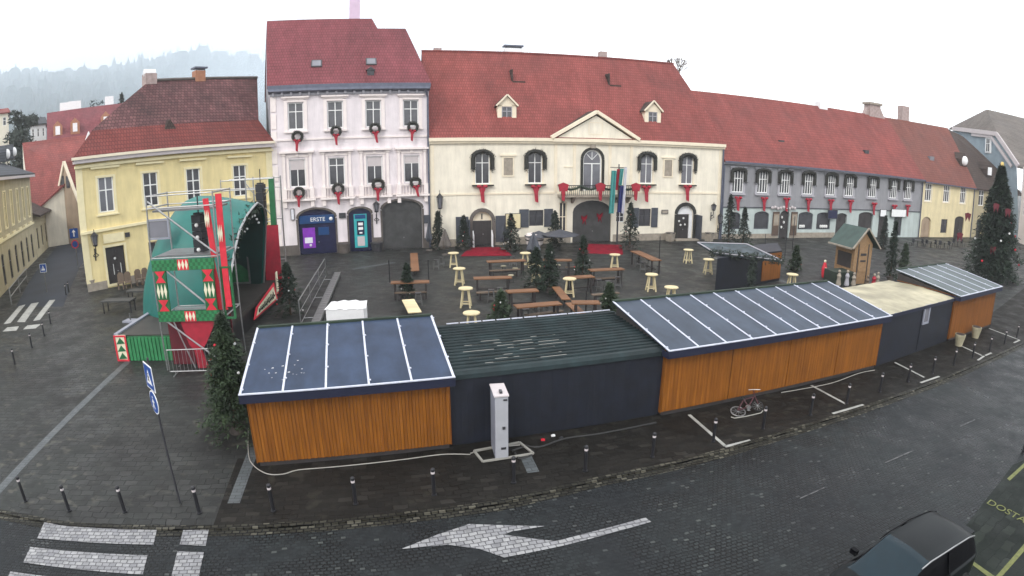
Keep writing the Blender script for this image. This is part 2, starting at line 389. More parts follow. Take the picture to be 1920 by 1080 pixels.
def place(p, used, loc, rotz=0, label=None, scale=None):
    o = p if not used else copy_tree(p)
    used.append(1); o.location = loc; o.rotation_euler.z = rotz
    if label: o['label'] = label
    if scale: o.scale = (scale,)*3
    return o
def lettering(text, size, m, parent, loc, rot, depth=.006, name='lettering'):
    c = bpy.data.curves.new(name, 'FONT'); c.body = text; c.size = size; c.extrude = depth; c.align_x = 'CENTER'; c.align_y = 'CENTER'
    t = bpy.data.objects.new('tmp', c); col.objects.link(t)
    me = bpy.data.meshes.new_from_object(t.evaluated_get(bpy.context.evaluated_depsgraph_get()))
    bpy.data.objects.remove(t); me.materials.clear(); me.materials.append(M[m]); me.name = name
    o = bpy.data.objects.new(name, me); col.objects.link(o); o.location = loc; o.rotation_euler = rot
    if parent: o.parent = parent
    return o
ORD = ['first', 'second', 'third', 'fourth', 'fifth', 'sixth', 'seventh', 'eighth', 'ninth', 'tenth', 'eleventh', 'twelfth']

for k_ in ('tiles_red', 'tiles_pink', 'tiles_old', 'tiles_rust', 'tiles_brown', 'tiles_dark', 'tiles_grey'): grime(k_, (.9, .25, .25), .80, 1.14)
# ================================================================== SETTING
mat('wood_dim2', (.085, .055, .04), .7, .2, 3)
mat('worn_paint', (.16, .16, .16), .6, .8, 6, c2=(.03, .03, .033), spec=.2)
mat('side_road', (.018, .024, .036), .6, .3, .4, spec=.2)
def sheet(name, pts, z, m, kind='structure'):
    return tag(MB().poly([(x, y, z) for x, y in pts]).build(name, m, fix=False), kind=kind)
kerb_px = [(0, 955), (130, 979), (270, 985), (400, 985), (600, 976), (760, 960), (925, 940), (1122, 894), (1240, 870), (1357, 841), (1470, 807), (1570, 777), (1660, 747), (1760, 711), (1840, 677), (1915, 643)]
K = [G(u, v)[:2] for u, v in kerb_px]
K = [(-60, 2.0), (-24, 7.2)] + K
bol_px = [(48,940),(130,958),(234,960),(374,962),(513,958),(667,945),(814,928),(963,905),(1097,883),(1223,857),(1337,828),(1430,804),
          (1519,778),(1587,757),(1649,735),(1702,716),(1748,701),(1788,685),(1823,671),(1855,659),(1883,645),(1906,634)]
K += [(46, 33.5), (90, 60), (200, 120)]
RZ = -.03
road = sheet('road', [(-860, -300), (860, -300), (860, 860), (-860, 860)], RZ, 'cobbles')
ground = sheet('ground', K + [(860, 500), (860, 860), (-860, 860), (-860, 2)], 0, 'paving')
def strip(name, line, w, z0, z1, m, off=0):
    mb = MB(); ps = [Vector(p) for p in line]; L = []
    for i, p in enumerate(ps):
        d = (ps[min(i+1, len(ps)-1)] - ps[max(i-1, 0)]).normalized(); nn = Vector((-d.y, d.x)); L.append((p + nn*off, p + nn*(off+w)))
    for (a, b), (c, d) in zip(L, L[1:]):
        mb.add([(a.x,a.y,z0),(c.x,c.y,z0),(d.x,d.y,z0),(b.x,b.y,z0),(a.x,a.y,z1),(c.x,c.y,z1),(d.x,d.y,z1),(b.x,b.y,z1)],
               [(4,5,6,7),(0,1,5,4)] + ([(2,3,7,6)] if z1 > z0+.05 else []))
    return struct(name, mb, m, fix=False)
strip('kerb', K, .16, RZ, .012, 'kerb_stone', -.16)
strip('gutter_stones', K, .26, RZ, RZ+.006, 'kerb_stone', -.42)
strip('pavement', K[5:-1], 3.4, 0, .004, 'pavement')
sheet('parking_bay', [G(*p, RZ)[:2] for p in [(1700, 1080), (1800, 1000), (1850, 935), (1899, 872), (1990, 830), (2040, 1000), (1900, 1200)]], RZ+.004, 'lane_stone')
# inlaid stone lines in the square
def line_px(name, a, b, w, m, z=.008):
    p, q = Vector(G(*a)[:2]), Vector(G(*b)[:2]); d = (q-p).normalized(); n = Vector((-d.y, d.x))*w/2
    return sheet(name, [p-n, q-n, q+n, p+n], z, m)
line_px('drain_channel', (-30, 952), (240, 678), .34, 'drain_stone')
line_px('drain_channel', (438, 944), (478, 838), .34, 'drain_stone')
line_px('drain_channel', (1000, 886), (984, 852), .34, 'drain_stone')
line_px('drain_channel', (740, 492), (660, 505), .5, 'drain_stone')
line_px('drain_channel', (1560, 560), (1330, 480), .4, 'drain_stone')
# painted markings
def mark(name, px, z=RZ+.012, m='marking'): return sheet(name, [G(u, v, RZ)[:2] for u, v in px], z, m)
mark('road_marking', [(85,976),(296,988),(288,1022),(70,1010)])
mark('road_marking', [(57,1026),(277,1042),(268,1078),(44,1055)])
mark('road_marking', [(20,1072),(260,1095),(250,1140),(0,1110)])
mark('road_marking', [(347,981),(394,982),(386,1024),(337,1022)])
mark('road_marking', [(333,1034),(383,1036),(373,1082),(322,1080)])
mark('road_marking', [(752,1030),(820,1003),(880,983),(1022,987),(960,997),(945,1003),(1012,1012),(1040,1015),(1210,971),(1221,979),(1060,1023),(945,1046),(900,1030),(840,1022)])
for a_, b_ in (((1292,778),(1360,837)), ((1359,838),(1407,826)), ((1521,723),(1586,758)), ((1561,776),(1619,759)), ((1678,680),(1733,708)), ((1726,718),(1761,706)), ((1798,647),(1841,667)), ((1833,676),(1845,668)), ((1847,667),(1859,662)), ((1854,616),(1912,638)), ((1912,638),(1901,643))):
    line_px('road_marking', a_, b_, .12, 'marking_plain', .012)
mark('road_marking', [(7,609),(20,607),(48,572),(36,575)], .012, 'marking_plain')
mark('road_marking', [(32,605),(47,605),(73,568),(59,570)], .012, 'marking_plain')
mark('road_marking', [(62,603),(75,601),(104,563),(93,564)], .012, 'marking_plain')
mark('road_marking', [(5,623),(31,621),(36,613),(14,615)], .012, 'marking_plain')
mark('road_marking', [(43,619),(67,617),(77,609),(52,611)], .012, 'marking_plain')
for q in [[(1888,898),(1893,902),(1925,872),(1921,868)], [(1810,1050),(1816,1047),(1870,1085),(1860,1088)], [(1866,1082),(1875,1085),(1925,1028),(1920,1020)]]:
    mark('bay_marking', q, RZ+.014, 'yellow_paint')
a, b = Vector(G(1858, 944, RZ)[:2]), Vector(G(1915, 974, RZ)[:2]); ang = math.atan2((b-a).y, (b-a).x)
d = (b-a).normalized(); st = (b-a).length/4
o = lettering('DOSTAVA', .40, 'yellow_paint', None, (a.x + d.x*st*3, a.y + d.y*st*3, RZ+.016), (0, 0, ang), .002, 'painted_letters')
o.scale = (st*7/ (o.dimensions.x or 1)*.98, 1.15, 1); tag(o, kind='structure')
# worn lane dashes
for k, (p, q) in enumerate([((1200,1030),(1300,1000)), ((1330,985),(1400,965)), ((1500,935),(1545,915)), ((1600,905),(1640,885)), ((1660,868),(1712,845)), ((1800,800),(1828,787))]):
    if k in (4, 5, 2):
        mark('lane_dash', [(p[0],p[1]-1),(q[0],q[1]-1),(q[0]+1,q[1]+1),(p[0],p[1]+1)], RZ+.012, 'worn_paint')

# far hill with trees on it
def hill():
    mb = MB(); nx, ny = 90, 26
    def hz(az, t):
        base = 126 - 16*((az+36)/14)**2*.35 + 5*math.sin(az*.35) + (5 if az > -33 else 0)
        if az > -24: base -= (az+24)*1.4
        base = max(base, 20)
        return -2 + base*(math.sin(min(t, 1)*math.pi/2)**1.3) + (rnd.uniform(-2.2, 2.2) if t > .05 else 0)
    for j in range(ny):
        t = j/(ny-4)
        for i in range(nx):
            az = -75 + i*95/(nx-1); D = 370 + 420*t
            mb.v.append((D*math.sin(R(az)), D*math.cos(R(az)), hz(az, t) - max(0, t-1)*60))
    for j in range(ny-1):
        for i in range(nx-1): k = j*nx+i; mb.f.append((k, k+1, k+nx+1, k+nx))
    struct('hill', mb, 'tree_blue')
    w = MB()
    for k in range(2400):
        az = rnd.uniform(-56, -18); t = rnd.random()**.6; D = 370 + 420*t
        z = hz(az, t); h = rnd.uniform(9, 19) if rnd.random() > .03 else 26
        x, y = D*math.sin(R(az)), D*math.cos(R(az)); r = h*rnd.uniform(.18, .34)
        if rnd.random() < .55:
            w.cyl((x, y, z-1), (x, y, z+h*.9), r, .05, 6, False)
        else: w.ball((x, y, z+h*.35), r*1.25, 5, sz=1.3)
    tag(w.build('woodland', 'tree_blue', fix=False), 'pale misty woodland covering the hill behind the roofs', 'woodland', kind='stuff')
hill()
sheet('side_street', [G(150, 500)[:2], G(118, 575)[:2], G(30, 575)[:2], G(60, 520)[:2], (-78, 86), (-62, 78)], .006, 'side_road')

# ================================================================== building tools
def arc(x0, x1, z1, rise, n=10):
    c = (x0+x1)/2; hw = (x1-x0)/2; return [(c - hw*math.cos(math.pi*i/n), z1-rise+rise*math.sin(math.pi*i/n)) for i in range(n+1)]
def front(mb, L, z0, z1, holes, r=.22, x0=0, y=0):
    xs = sorted({x0, L} | {h[0] for h in holes} | {h[1] for h in holes}); zs = sorted({z0, z1} | {h[2] for h in holes} | {h[3] for h in holes})
    for a, b in zip(xs, xs[1:]):
        for c, d in zip(zs, zs[1:]):
            if any(h[0] < (a+b)/2 < h[1] and h[2] < (c+d)/2 < h[3] for h in holes): continue
            mb.poly([(a, y, c), (b, y, c), (b, y, d), (a, y, d)])
    for h in holes:
        a, b, c, d = h[:4]; rise = h[4] if len(h) > 4 else 0
        mb.poly([(a, y, c), (a, y, d-rise), (a, y+r, d-rise), (a, y+r, c)]); mb.poly([(b, y, c), (b, y+r, c), (b, y+r, d-rise), (b, y, d-rise)])
        mb.poly([(a, y, c), (a, y+r, c), (b, y+r, c), (b, y, c)])
        if rise:
            P = arc(a, b, d, rise)
            for (p, q), (s, t) in zip(P, P[1:]):
                mb.poly([(p, y, q), (s, y, t), (s, y, d), (p, y, d)]); mb.poly([(p, y, q), (p, y+r, q), (s, y+r, t), (s, y, t)])
        else: mb.poly([(a, y, d), (b, y, d), (b, y+r, d), (a, y+r, d)])
    return mb
WC = {}
def link(name, me, parent, loc):
    o = bpy.data.objects.new(name, me); col.objects.link(o); o.parent = parent; o.location = loc; return o
def win(root, x, z, w, h, y=.14, transom=.66, arch=0, blind=0, glass='glass', fm='window_white', t=.09, cols=2):
    key = (w, h, transom, arch, blind, glass, fm, t, cols)
    if key not in WC:
        f = MB()
        if arch:
            P = arc(-w/2, w/2, h, arch); Q = arc(-w/2+t, w/2-t, h-t, arch-t*.5)
            f.box(-w/2, -w/2+t, 0, .07, 0, h-arch).box(w/2-t, w/2, 0, .07, 0, h-arch).box(-w/2+t, w/2-t, 0, .07, 0, t)
            for a, b, c, d in zip(P, P[1:], Q, Q[1:]):
                f.add([(a[0],0,a[1]),(b[0],0,b[1]),(d[0],0,d[1]),(c[0],0,c[1]),(a[0],.07,a[1]),(b[0],.07,b[1]),(d[0],.07,d[1]),(c[0],.07,c[1])],
                      [(0,1,2,3),(3,2,6,7),(4,7,6,5),(0,4,5,1)])
            for s in (-1, 0, 1): f.beam((0, .035, h-arch), (s*w*.32, .035, h-t*1.2 if s == 0 else h-arch*.35), .05)
        else: f.frame(-w/2, w/2, 0, .07, 0, h, t)
        for k in range(1, cols): xx = -w/2 + w*k/cols; f.box(xx-t*.45, xx+t*.45, -.004, .06, t, h*transom if arch else h-t)
        if transom: f.box(-w/2+t, w/2-t, .002, .062, h*transom-t*.4, h*transom+t*.4)
        fr = f.mesh('window', fm)
        p = MB()
        if arch: p.prism([(-w/2+.02, .02)] + [(w/2-.02, .02)] + [(a*.97, b-.03) for a, b in reversed(arc(-w/2, w/2, h, arch))], .04, .05)
        else: p.box(-w/2+.02, w/2-.02, .04, .05, .02, h-.02)
        pm = p.mesh('pane', glass); bm_ = None
        if blind: bm_ = MB().box(-w/2+t, w/2-t, -.01, .02, h*(1-blind), h-t).mesh('roller_blind', 'grey_blind')
        WC[key] = (fr, pm, bm_)
    fr, pm, bl = WC[key]
    o = link('window', fr, root, (x, y, z)); link('pane', pm, o, (0, 0, 0))
    if bl: link('roller_blind', bl, o, (0, 0, 0))
    return o
mat('grey_blind', (.52, .47, .47), .8, .05)
def door(root, x0, x1, z0, z1, rise=0, m='dark_door', y=.2, name='door', panels=2, handle=True):
    d = MB()
    if rise: d.prism([(x0, z0), (x1, z0)] + list(reversed(arc(x0, x1, z1, rise))), y, y+.06)
    else: d.box(x0, x1, y, y+.06, z0, z1)
    o = d.build(name, m, root)
    p = MB(); w = (x1-x0)/panels
    for k in range(panels):
        a = x0+w*k+.06
        for c, e in ((z0+.12, z0+(z1-rise-z0)*.42), (z0+(z1-rise-z0)*.47, z1-rise-.08)): p.frame(a, a+w-.12, y-.025, y-.002, c, e, .07)
    p.build('panel_moulding', m, o)
    if handle: MB().ball(((x0+x1)/2+.1, y-.06, z0+1.05), .05, 6).build('handle', 'steel', o)
    return o
def slabpoly(pts, t=.14): return MB().slab(pts, t)

# ================================================================== facades
S = .9
PA = (-20.70, 47.97); PB = (-7.38, 51.84); PC = (21.87, 58.32); PD = (53.55, 64.80); PE = (66.60, 67.77)
pink, cream, grey, far_yellow = Fac(PA, PB), Fac(PB, PC), Fac(PC, PD), Fac(PD, PE)
yel = Fac((-31.05, 34.56), PA)

# ---------------------------------------------------------------- pink townhouse
L = pink.L; pr = thing('townhouse', 'tall pale pink townhouse of three storeys with red roof and blue bank door', 'building', pink.w(0, 0), pink.ang)
wx = [2.2, 5.63, 8.96, 12.27]
holes = [(x-.68, x+.68, 11.0, 13.35) for x in wx] + [(x-.7, x+.7, 6.0, 8.42) for x in wx] + [(2.0, 5.3, 0, 4.0, .85), (6.5, 8.5, 0, 3.9, .6), (9.5, 13.1, 0, 4.45, .85)]
w = front(MB(), L, -.05, 14.9, holes, .3)
w.poly([(0, 0, -.05), (0, 0, 14.9), (-1.7, 10, 14.9), (-1.7, 10, -.05)]).poly([(L, 0, -.05), (L, 12, -.05), (L, 12, 14.9), (L, 0, 14.9)])
w.build('wall', 'pink_wall', pr, fix=False)
MB().prism([(0, 14.9), (-.0, 14.95), (-1.05, 22.0), (-1.9, 14.9)], -.001, .001).v
g = MB(); g.poly([(-.02, 0, 9.5), (-1.72, 10, 9.5), (-1.95, 12, 14.9), (-1.02, 6, 21.9), (-.02, 0, 14.9)]); g.build('gable', 'grey_trim', pr, fix=False)
T = 1.18
rf = MB().slab([(-.25, -.1, 14.8), (L+.25, -.1, 14.8), (12.35, 5.0, 20.8), (9.65, 5.0, 20.8), (9.15, 6, 22), (-1.05, 6, 22)], .2)
rf.slab([(L+.25, -.1, 14.8), (L+.2, 12, 14.8), (12.35, 7, 20.8), (12.35, 5, 20.8)], .2)
rf.slab([(-1.05, 6, 22), (9.15, 6, 22), (9.65, 7, 20.8), (12.35, 7, 20.8), (L+.2, 12, 14.8), (-2.1, 12, 14.8)], .2)
rf = rf.build('roof', 'tiles_pink', pr)
MB().box(6.95, 8.0, 6.3, 7.2, 20, 27).build('chimney', 'lilac_plaster', rf)
for x, z in ((4.0, 16.9), (8.9, 17.0)):
    d = (z-14.9)/T; s = MB(); n = Vector((0, -T, 1)).normalized(); u = Vector((0, 1, T)).normalized()
    def pt(a, b, c): return Vector((x, d, z)) + Vector((a, 0, 0)) + u*b + n*c
    s.add([pt(a, b, c) for c in (0, .1) for a, b in ((-.48, -.45), (.48, -.45), (.48, .45), (-.48, .45))], [(4,5,6,7),(0,1,5,4),(1,2,6,5),(2,3,7,6),(3,0,4,7)])
    o = s.build('skylight', 'dark_metal', rf); s = MB()
    s.add([pt(a, b, .115) for a, b in ((-.38, -.36), (.38, -.36), (.38, .36), (-.38, .36))], [(0, 1, 2, 3)]).build('pane', 'glass_light', o, fix=False)
s = MB(); s.box(8.5, 9.1, .6, 1.2, 15.5, 16.1); s.prism([(8.4, 16.1), (9.2, 16.1), (8.8, 16.4)], .5, 1.3); s.build('roof_vent', 'dark_metal', rf)
c = MB().box(-.15, L+.1, -.55, -.002, 14.5, 14.82); c.prism([(-.6, 14.3), (-.05, 14.1), (-.05, 14.5), (-.55, 14.5)], -.12, L+.07, 'x').build('cornice', 'gutter', pr)
c = MB().box(0, L, -.14, -.002, 13.92, 14.12)
for k in range(18): xx = .3 + k*(L-.6)/17; c.box(xx-.1, xx+.1, -.32, -.141, 13.98, 14.3); c.box(xx-.07, xx+.07, -.24, -.141, 13.85, 13.98)
c.build('dentil_band', 'grey_trim', pr)
c = MB().box(0, L, -.1, -.002, 10.05, 10.2).box(0, L, -.13, -.002, 4.95, 5.1); c.build('belt_course', 'pink_trim', pr)
c = MB()
for k in range(9): c.box(.02, .5, -.08, -.002, .6+k*1.5, 1.9+k*1.5)
c.build('quoin', 'pink_trim', pr)
def surround_top():
    s = MB(); s.box(-1.0, -.72, -.07, -.002, -.15, 2.5).box(.72, 1.0, -.07, -.002, -.15, 2.5).box(-.72, .72, -.06, -.002, 2.38, 2.62)
    s.box(-1.2, 1.2, -.24, -.002, 2.72, 2.86).box(-1.08, 1.08, -.12, -.004, 2.6, 2.72).box(-1.05, 1.05, -.18, -.002, -.28, -.15)
    return s.mesh('window_surround', 'pink_trim')
def surround_low():
    s = MB()
    for a in (-1, 1):
        s.box(min(a*.74, a*.92), max(a*.74, a*.92), -.06, -.002, -.1, 2.55); s.box(min(a*1.05, a*1.27), max(a*1.05, a*1.27), -.14, -.002, -.1, 2.75)
        s.box(min(a*1.0, a*1.34), max(a*1.0, a*1.34), -.2, -.002, 2.75, 2.95); s.box(min(a*1.0, a*1.4), max(a*1.0, a*1.4), -.34, -.002, -1.0, -.1)
        s.box(min(a*1.05, a*1.35), max(a*1.05, a*1.35), -.26, -.002, -1.75, -1.2)
    s.box(-1.0, 1.0, -.08, -.002, 2.6, 2.8).box(-1.5, 1.5, -.36, -.002, 2.96, 3.14).box(-.12, .12, -.16, -.003, 2.66, 2.95)
    s.box(-1.5, 1.5, -.42, -.002, -1.2, -1.02).box(-1.0, 1.0, -.36, -.2, -.22, -.1)
    for k in range(7): s.cyl((-.85+k*.283, -.28, -1.02), (-.85+k*.283, -.28, -.22), .06, .045, 6)
    return s.mesh('window_surround', 'pink_trim')
st_, sl_ = surround_top(), surround_low()
for i, x in enumerate(wx):
    link('window_surround', st_, pr, (x, 0, 11.0)); win(pr, x, 11.0, 1.36, 2.35)
    link('window_surround', sl_, pr, (x, 0, 6.0)); win(pr, x, 6.0, 1.4, 2.42, transom=.72, blind=(.38, 0, .36, .28)[i])
# ground floor openings
s = MB(); P = arc(2.0, 5.3, 4.0, .85); 
for x0, x1, z1, ri in ((2.0, 5.3, 4.0, .85), (6.5, 8.5, 3.9, .6), (9.5, 13.1, 4.45, .85)):
    A = arc(x0, x1, z1, ri); B = arc(x0-.16, x1+.16, z1+.16, ri)
    for a, b, c_, d_ in zip(A, A[1:], B, B[1:]): s.add([(p[0], y, p[1]) for y in (-.06, -.002) for p in (a, b, d_, c_)], [(0,1,2,3),(3,2,6,7),(0,4,5,1)])
    s.box(x0-.16, x0, -.06, -.002, 0, z1-ri).box(x1, x1+.16, -.06, -.002, 0, z1-ri)
s.build('arch_surround', 'dark_stone', pr)
MB().box(.02, 1.84, -.1, -.002, 0, .9).box(5.46, 6.34, -.1, -.002, 0, .95).box(8.66, 9.34, -.1, -.002, 0, 1.2).box(13.26, L, -.1, -.002, 0, .9).build('plinth', 'dark_stone', pr)
bd = door(pr, 2.0, 5.3, 0, 4.0, .85, 'bank_navy', .22, 'bank_entrance', 2)
MB().box(2.12, 5.2, .10, .19, 2.72, 3.45).build('fascia_board', 'bank_blue', bd)
lettering('ERSTE', .5, 'white', bd, (3.75, .085, 3.06), (math.pi/2, 0, 0))
MB().ball((4.92, .07, 3.08), .17, 8).build('emblem', 'white', bd)
MB().box(2.35, 3.45, .12, .18, .55, 2.35).build('poster', 'purple', bd); MB().box(2.5, 3.2, .10, .119, 1.0, 1.5).ball((3.0, .1, .8), .12, 6).build('poster_print', 'flag_white', bd)
MB().box(3.75, 4.7, .12, .18, 1.65, 2.35).build('poster', 'bank_blue', bd)
dm = door(pr, 6.5, 8.5, 0, 3.9, .6, 'bank_navy', .22, 'cash_machine_bay', 1, False)
MB().box(6.95, 8.1, .06, .19, .35, 3.35).build('cash_machine', 'teal_bright', dm)
MB().box(7.05, 8.0, .02, .059, 2.95, 3.3).build('fascia_board', 'bank_blue', dm)
MB().box(7.2, 7.85, .02, .059, .5, 1.35).build('keypad_panel', 'grey_blind', dm)
MB().box(7.2, 7.85, .02, .059, 1.5, 2.75).build('screen_panel', 'bank_navy', dm)
MB().box(7.32, 7.74, -.01, .019, 2.35, 2.6).box(7.32, 7.74, -.01, .019, 1.95, 2.2).box(7.4, 7.66, -.01, .019, 1.62, 1.75).build('screen_label', 'white', dm)
gt = door(pr, 9.5, 13.1, 0, 4.45, .85, 'gate_grey', .22, 'carriage_gate', 3)
dp = MB().cyl((L-.12, -.2, .1), (L-.12, -.2, 13.6), .09).beam((L-.12, -.2, 13.6), (L-.35, -.5, 14.4), .14).build('drainpipe', 'gutter', pr)

# ---------------------------------------------------------------- cream town hall
L = cream.L; cr_ = thing('town_hall', 'long cream yellow hall with triangular pediment, balcony and huge red roof', 'building', cream.w(0, 0), cream.ang)
cw = [4.8, 9.75, 21.1, 25.7]
holes = [(x-.68, x+.68, 5.7, 8.55) for x in cw] + [(14.45, 16.35, 5.0, 8.9, .95), (3.85, 5.65, 0, 3.15, .9), (13.5, 17.5, 0, 4.05, 1.1), (24.75, 26.65, 0, 3.5, .9),
         (9.2, 10.6, 1.7, 3.2), (12.15, 12.9, 1.1, 3.9), (18.0, 18.85, 1.9, 2.95), (20.45, 21.75, 1.45, 3.2)]
w = front(MB(), L, -.05, 9.95, holes, .32); w.poly([(L, 0, -.05), (L, 12, -.05), (L, 12, 10), (L, 0, 10)]).poly([(0, 0, -.05), (0, 0, 10), (0, 12, 10), (0, 12, -.05)])
w.build('wall', 'cream_wall', cr_, fix=False)
Tn = 1.14
rf = MB().slab([(-.0, -.35, 9.85), (L+.15, -.35, 9.85), (28.15, 8, 19.1), (-.1, 8, 19.1)], .2).slab([(-.1, 8, 19.1), (28.15, 8, 19.1), (L+.15, 16.4, 9.85), (0, 16.4, 9.85)], .2)
rf.slab([(L+.15, -.35, 9.85), (L+.15, 16.4, 9.85), (28.15, 8, 19.1)], .2).build('roof', 'tiles_red', cr_)
rf = [o for o in col.objects if o.parent == cr_ and o.name.startswith('roof')][0]
MB().cyl((-.1, 8, 19.12), (28.15, 8, 19.12), .13, n=6).build('ridge', 'tiles_red', rf)
MB().box(8.6, 10.5, 8.1, 9, 18.5, 19.65).build('chimney', 'white', rf); MB().box(8.5, 10.6, 8.0, 9.1, 19.85, 20.0).box(8.7, 8.8, 8.2, 8.3, 19.65, 19.85).box(10.3, 10.4, 8.2, 8.3, 19.65, 19.85).build('chimney_cap', 'gutter', rf)
MB().box(19.3, 20.1, 8.3, 9.1, 18.5, 19.9).build('chimney', 'chimney', rf); MB().box(1.2, 2.0, 8.4, 9.2, 18.5, 19.55).build('chimney', 'chimney', rf)
for x, z in ((9.35, 15.7), (19.7, 15.75)):
    d = (z-9.95)/Tn; s = MB(); s.box(x-.65, x+.65, d-.2, d+.5, z-.35, z+.05); s.box(x-.75, x-.6, d-.1, d+1.3, z-.2, z+1.25).build('roof_hatch', 'tiles_dark', rf)
for x in (7.4, 22.4):
    dm_ = MB(); zf, zt = 11.55, 13.05
    dm_.box(x-.9, x-.5, 1.45, 1.7, zf, zt).box(x+.5, x+.9, 1.45, 1.7, zf, zt).box(x-.9, x+.9, 1.45, 1.7, zf, zf+.25).box(x-.9, x+.9, 1.45, 1.7, zt-.15, zt)
    dm_.prism([(x-.9, zt), (x+.9, zt), (x, 13.85)], 1.45, 1.7)
    dm_.box(x-.88, x-.8, 1.7, 2.75, zf, zt).box(x+.8, x+.88, 1.7, 2.75, zf, zt)
    dd = dm_.build('dormer', 'cream_trim', cr_)
    MB().slab([(x-1.05, 1.3, 12.98), (x, 1.3, 14.0), (x, 3.6, 14.0), (x-1.05, 2.75, 12.98)], .1).slab([(x+1.05, 1.3, 12.98), (x, 1.3, 14.0), (x, 3.6, 14.0), (x+1.05, 2.75, 12.98)], .1).build('dormer_roof', 'tiles_dark', dd)
    s = MB(); s.beam((x-1.05, 1.25, 12.95), (x, 1.25, 14.0), .12, .14).beam((x+1.05, 1.25, 12.95), (x, 1.25, 14.0), .12, .14).build('bargeboard', 'cream_trim', dd)
    win(dd, x, zf+.25, 1.0, 1.1, 1.5, .6, fm='grey_trim', t=.07)
c = MB()
for a, b in ((-.05, 11.4), (19.95, L+.1)): c.box(a, b, -.38, -.002, 9.62, 9.93); c.box(a, b, -.22, -.002, 9.42, 9.62)
c.box(11.4, 19.95, -.42, -.002, 9.6, 9.93).box(11.4, 19.95, -.25, -.002, 9.42, 9.6).build('cornice', 'cream_trim', cr_)
p = MB().prism([(11.75, 9.94), (19.55, 9.94), (15.65, 12.15)], -.2, 2.4); pd_ = p.build('pediment', 'cream_wall', cr_)
p = MB().beam((11.2, -.28, 9.98), (15.65, -.28, 12.5), .5, .3).beam((20.1, -.28, 9.98), (15.65, -.28, 12.5), .5, .3); p.build('raking_cornice', 'cream_trim', pd_)
p = MB().slab([(11.2, -.3, 10.12), (15.65, -.3, 12.66), (15.65, 2.5, 12.66), (11.2, .2, 10.12)], .1).slab([(20.1, -.3, 10.12), (15.65, -.3, 12.66), (15.65, 2.5, 12.66), (20.1, .2, 10.12)], .1); p.build('pediment_roof', 'tiles_dark', pd_)
MB().frame(14.9, 16.3, -.23, -.201, 10.35, 11.5, .06).build('blind_panel', 'cream_trim', pd_)
c = MB().box(0, 11.7, -.07, -.002, 4.72, 4.9).box(19.6, L, -.07, -.002, 4.72, 4.9).box(11.9, 14.0, -.07, -.002, 4.72, 4.9).build('belt_course', 'cream_trim', cr_)
c = MB()
for xx in (11.75, 13.6, 17.2, 19.45): c.box(xx-.13, xx+.13, -.06, -.002, 4.91, 9.4)
for xx in (13.0, 18.1): c.box(xx-.45, xx+.45, -.05, -.002, 7.2, 7.3)
c.box(.02, .4, -.05, -.002, 0, 9.4).box(L-.45, L, -.05, -.002, 0, 9.4).build('pilaster', 'cream_trim', cr_)
MB().box(0, 3.6, -.06, -.002, 0, .7).box(5.9, 13.3, -.06, -.002, 0, .7).box(17.7, 24.5, -.06, -.002, 0, .7).box(26.9, L, -.06, -.002, 0, .7).build('plinth', 'stone', cr_)
cs = MB().box(-.95, .95, -.12, -.002, -.12, 0).box(-.82, -.68, -.05, -.002, 0, 2.95).box(.68, .82, -.05, -.002, 0, 2.95).box(-.68, .68, -.05, -.002, 2.86, 2.95).mesh('window_surround', 'cream_trim')
sill = MB().box(-1.0, 1.0, -.35, -.13, -.18, -.05).mesh('window_sill', 'garland')
for i, x in enumerate(cw): link('window_surround', cs, cr_, (x, 0, 5.7)); win(cr_, x, 5.7, 1.36, 2.85, .1, .68, glass='glass' if i < 2 else 'glass_light'); link('window_sill', sill, cr_, (x, 0, 5.7))
win(cr_, 15.4, 5.0, 1.9, 3.9, .12, .66, .95, glass='glass_light', t=.12)
s = MB(); A = arc(14.45, 16.35, 8.9, .95); B = arc(14.2, 16.6, 9.15, 1.1)
for a, b, c_, d_ in zip(A, A[1:], B, B[1:]): s.add([(p[0], y, p[1]) for y in (-.1, -.002) for p in (a, b, d_, c_)], [(0,1,2,3),(3,2,6,7),(0,4,5,1)])
s.box(14.2, 14.45, -.1, -.002, 5, 8.0).box(16.35, 16.6, -.1, -.002, 5, 8.0).build('arch_surround', 'garland', cr_)
MB().box(15.15, 15.65, -.2, -.101, 9.05, 9.4).build('coat_of_arms', 'stone', cr_)
for x in (7.2, 23.5):
    s = MB().frame(x-.55, x+.55, -.08, -.002, 6.35, 8.2, .12).box(x-.75, x+.75, -.15, -.002, 8.25, 8.4); o = s.build('plaque', 'cream_trim', cr_)
    MB().box(x-.42, x+.42, -.03, -.002, 6.48, 8.07).build('relief', 'stone', o)
door(cr_, 3.85, 5.65, 0, 2.3, 0, 'dark_door', .22); 
s = MB().prism([(3.85, 2.32), (5.65, 2.32)] + list(reversed(arc(3.85, 5.65, 3.15, .8))), .22, .27); o = s.build('fanlight', 'cream_trim', cr_); MB().box(4.7, 4.8, .16, .219, 2.45, 2.95).build('fanlight_bar', 'dark_metal', o)
s = MB(); A = arc(3.85, 5.65, 3.15, .9); B = arc(3.55, 5.95, 3.5, 1.15)
for a, b, c_, d_ in zip(A, A[1:], B, B[1:]): s.add([(p[0], y, p[1]) for y in (-.12, -.002) for p in (a, b, d_, c_)], [(0,1,2,3),(3,2,6,7),(0,4,5,1)])
s.box(3.55, 3.85, -.12, -.002, 0, 2.3).box(5.65, 5.95, -.12, -.002, 0, 2.3).build('arch_surround', 'dark_stone', cr_)
s = MB(); A = arc(24.75, 26.65, 3.5, .9); B = arc(24.45, 26.95, 3.85, 1.15)
for a, b, c_, d_ in zip(A, A[1:], B, B[1:]): s.add([(p[0], y, p[1]) for y in (-.12, -.002) for p in (a, b, d_, c_)], [(0,1,2,3),(3,2,6,7),(0,4,5,1)])
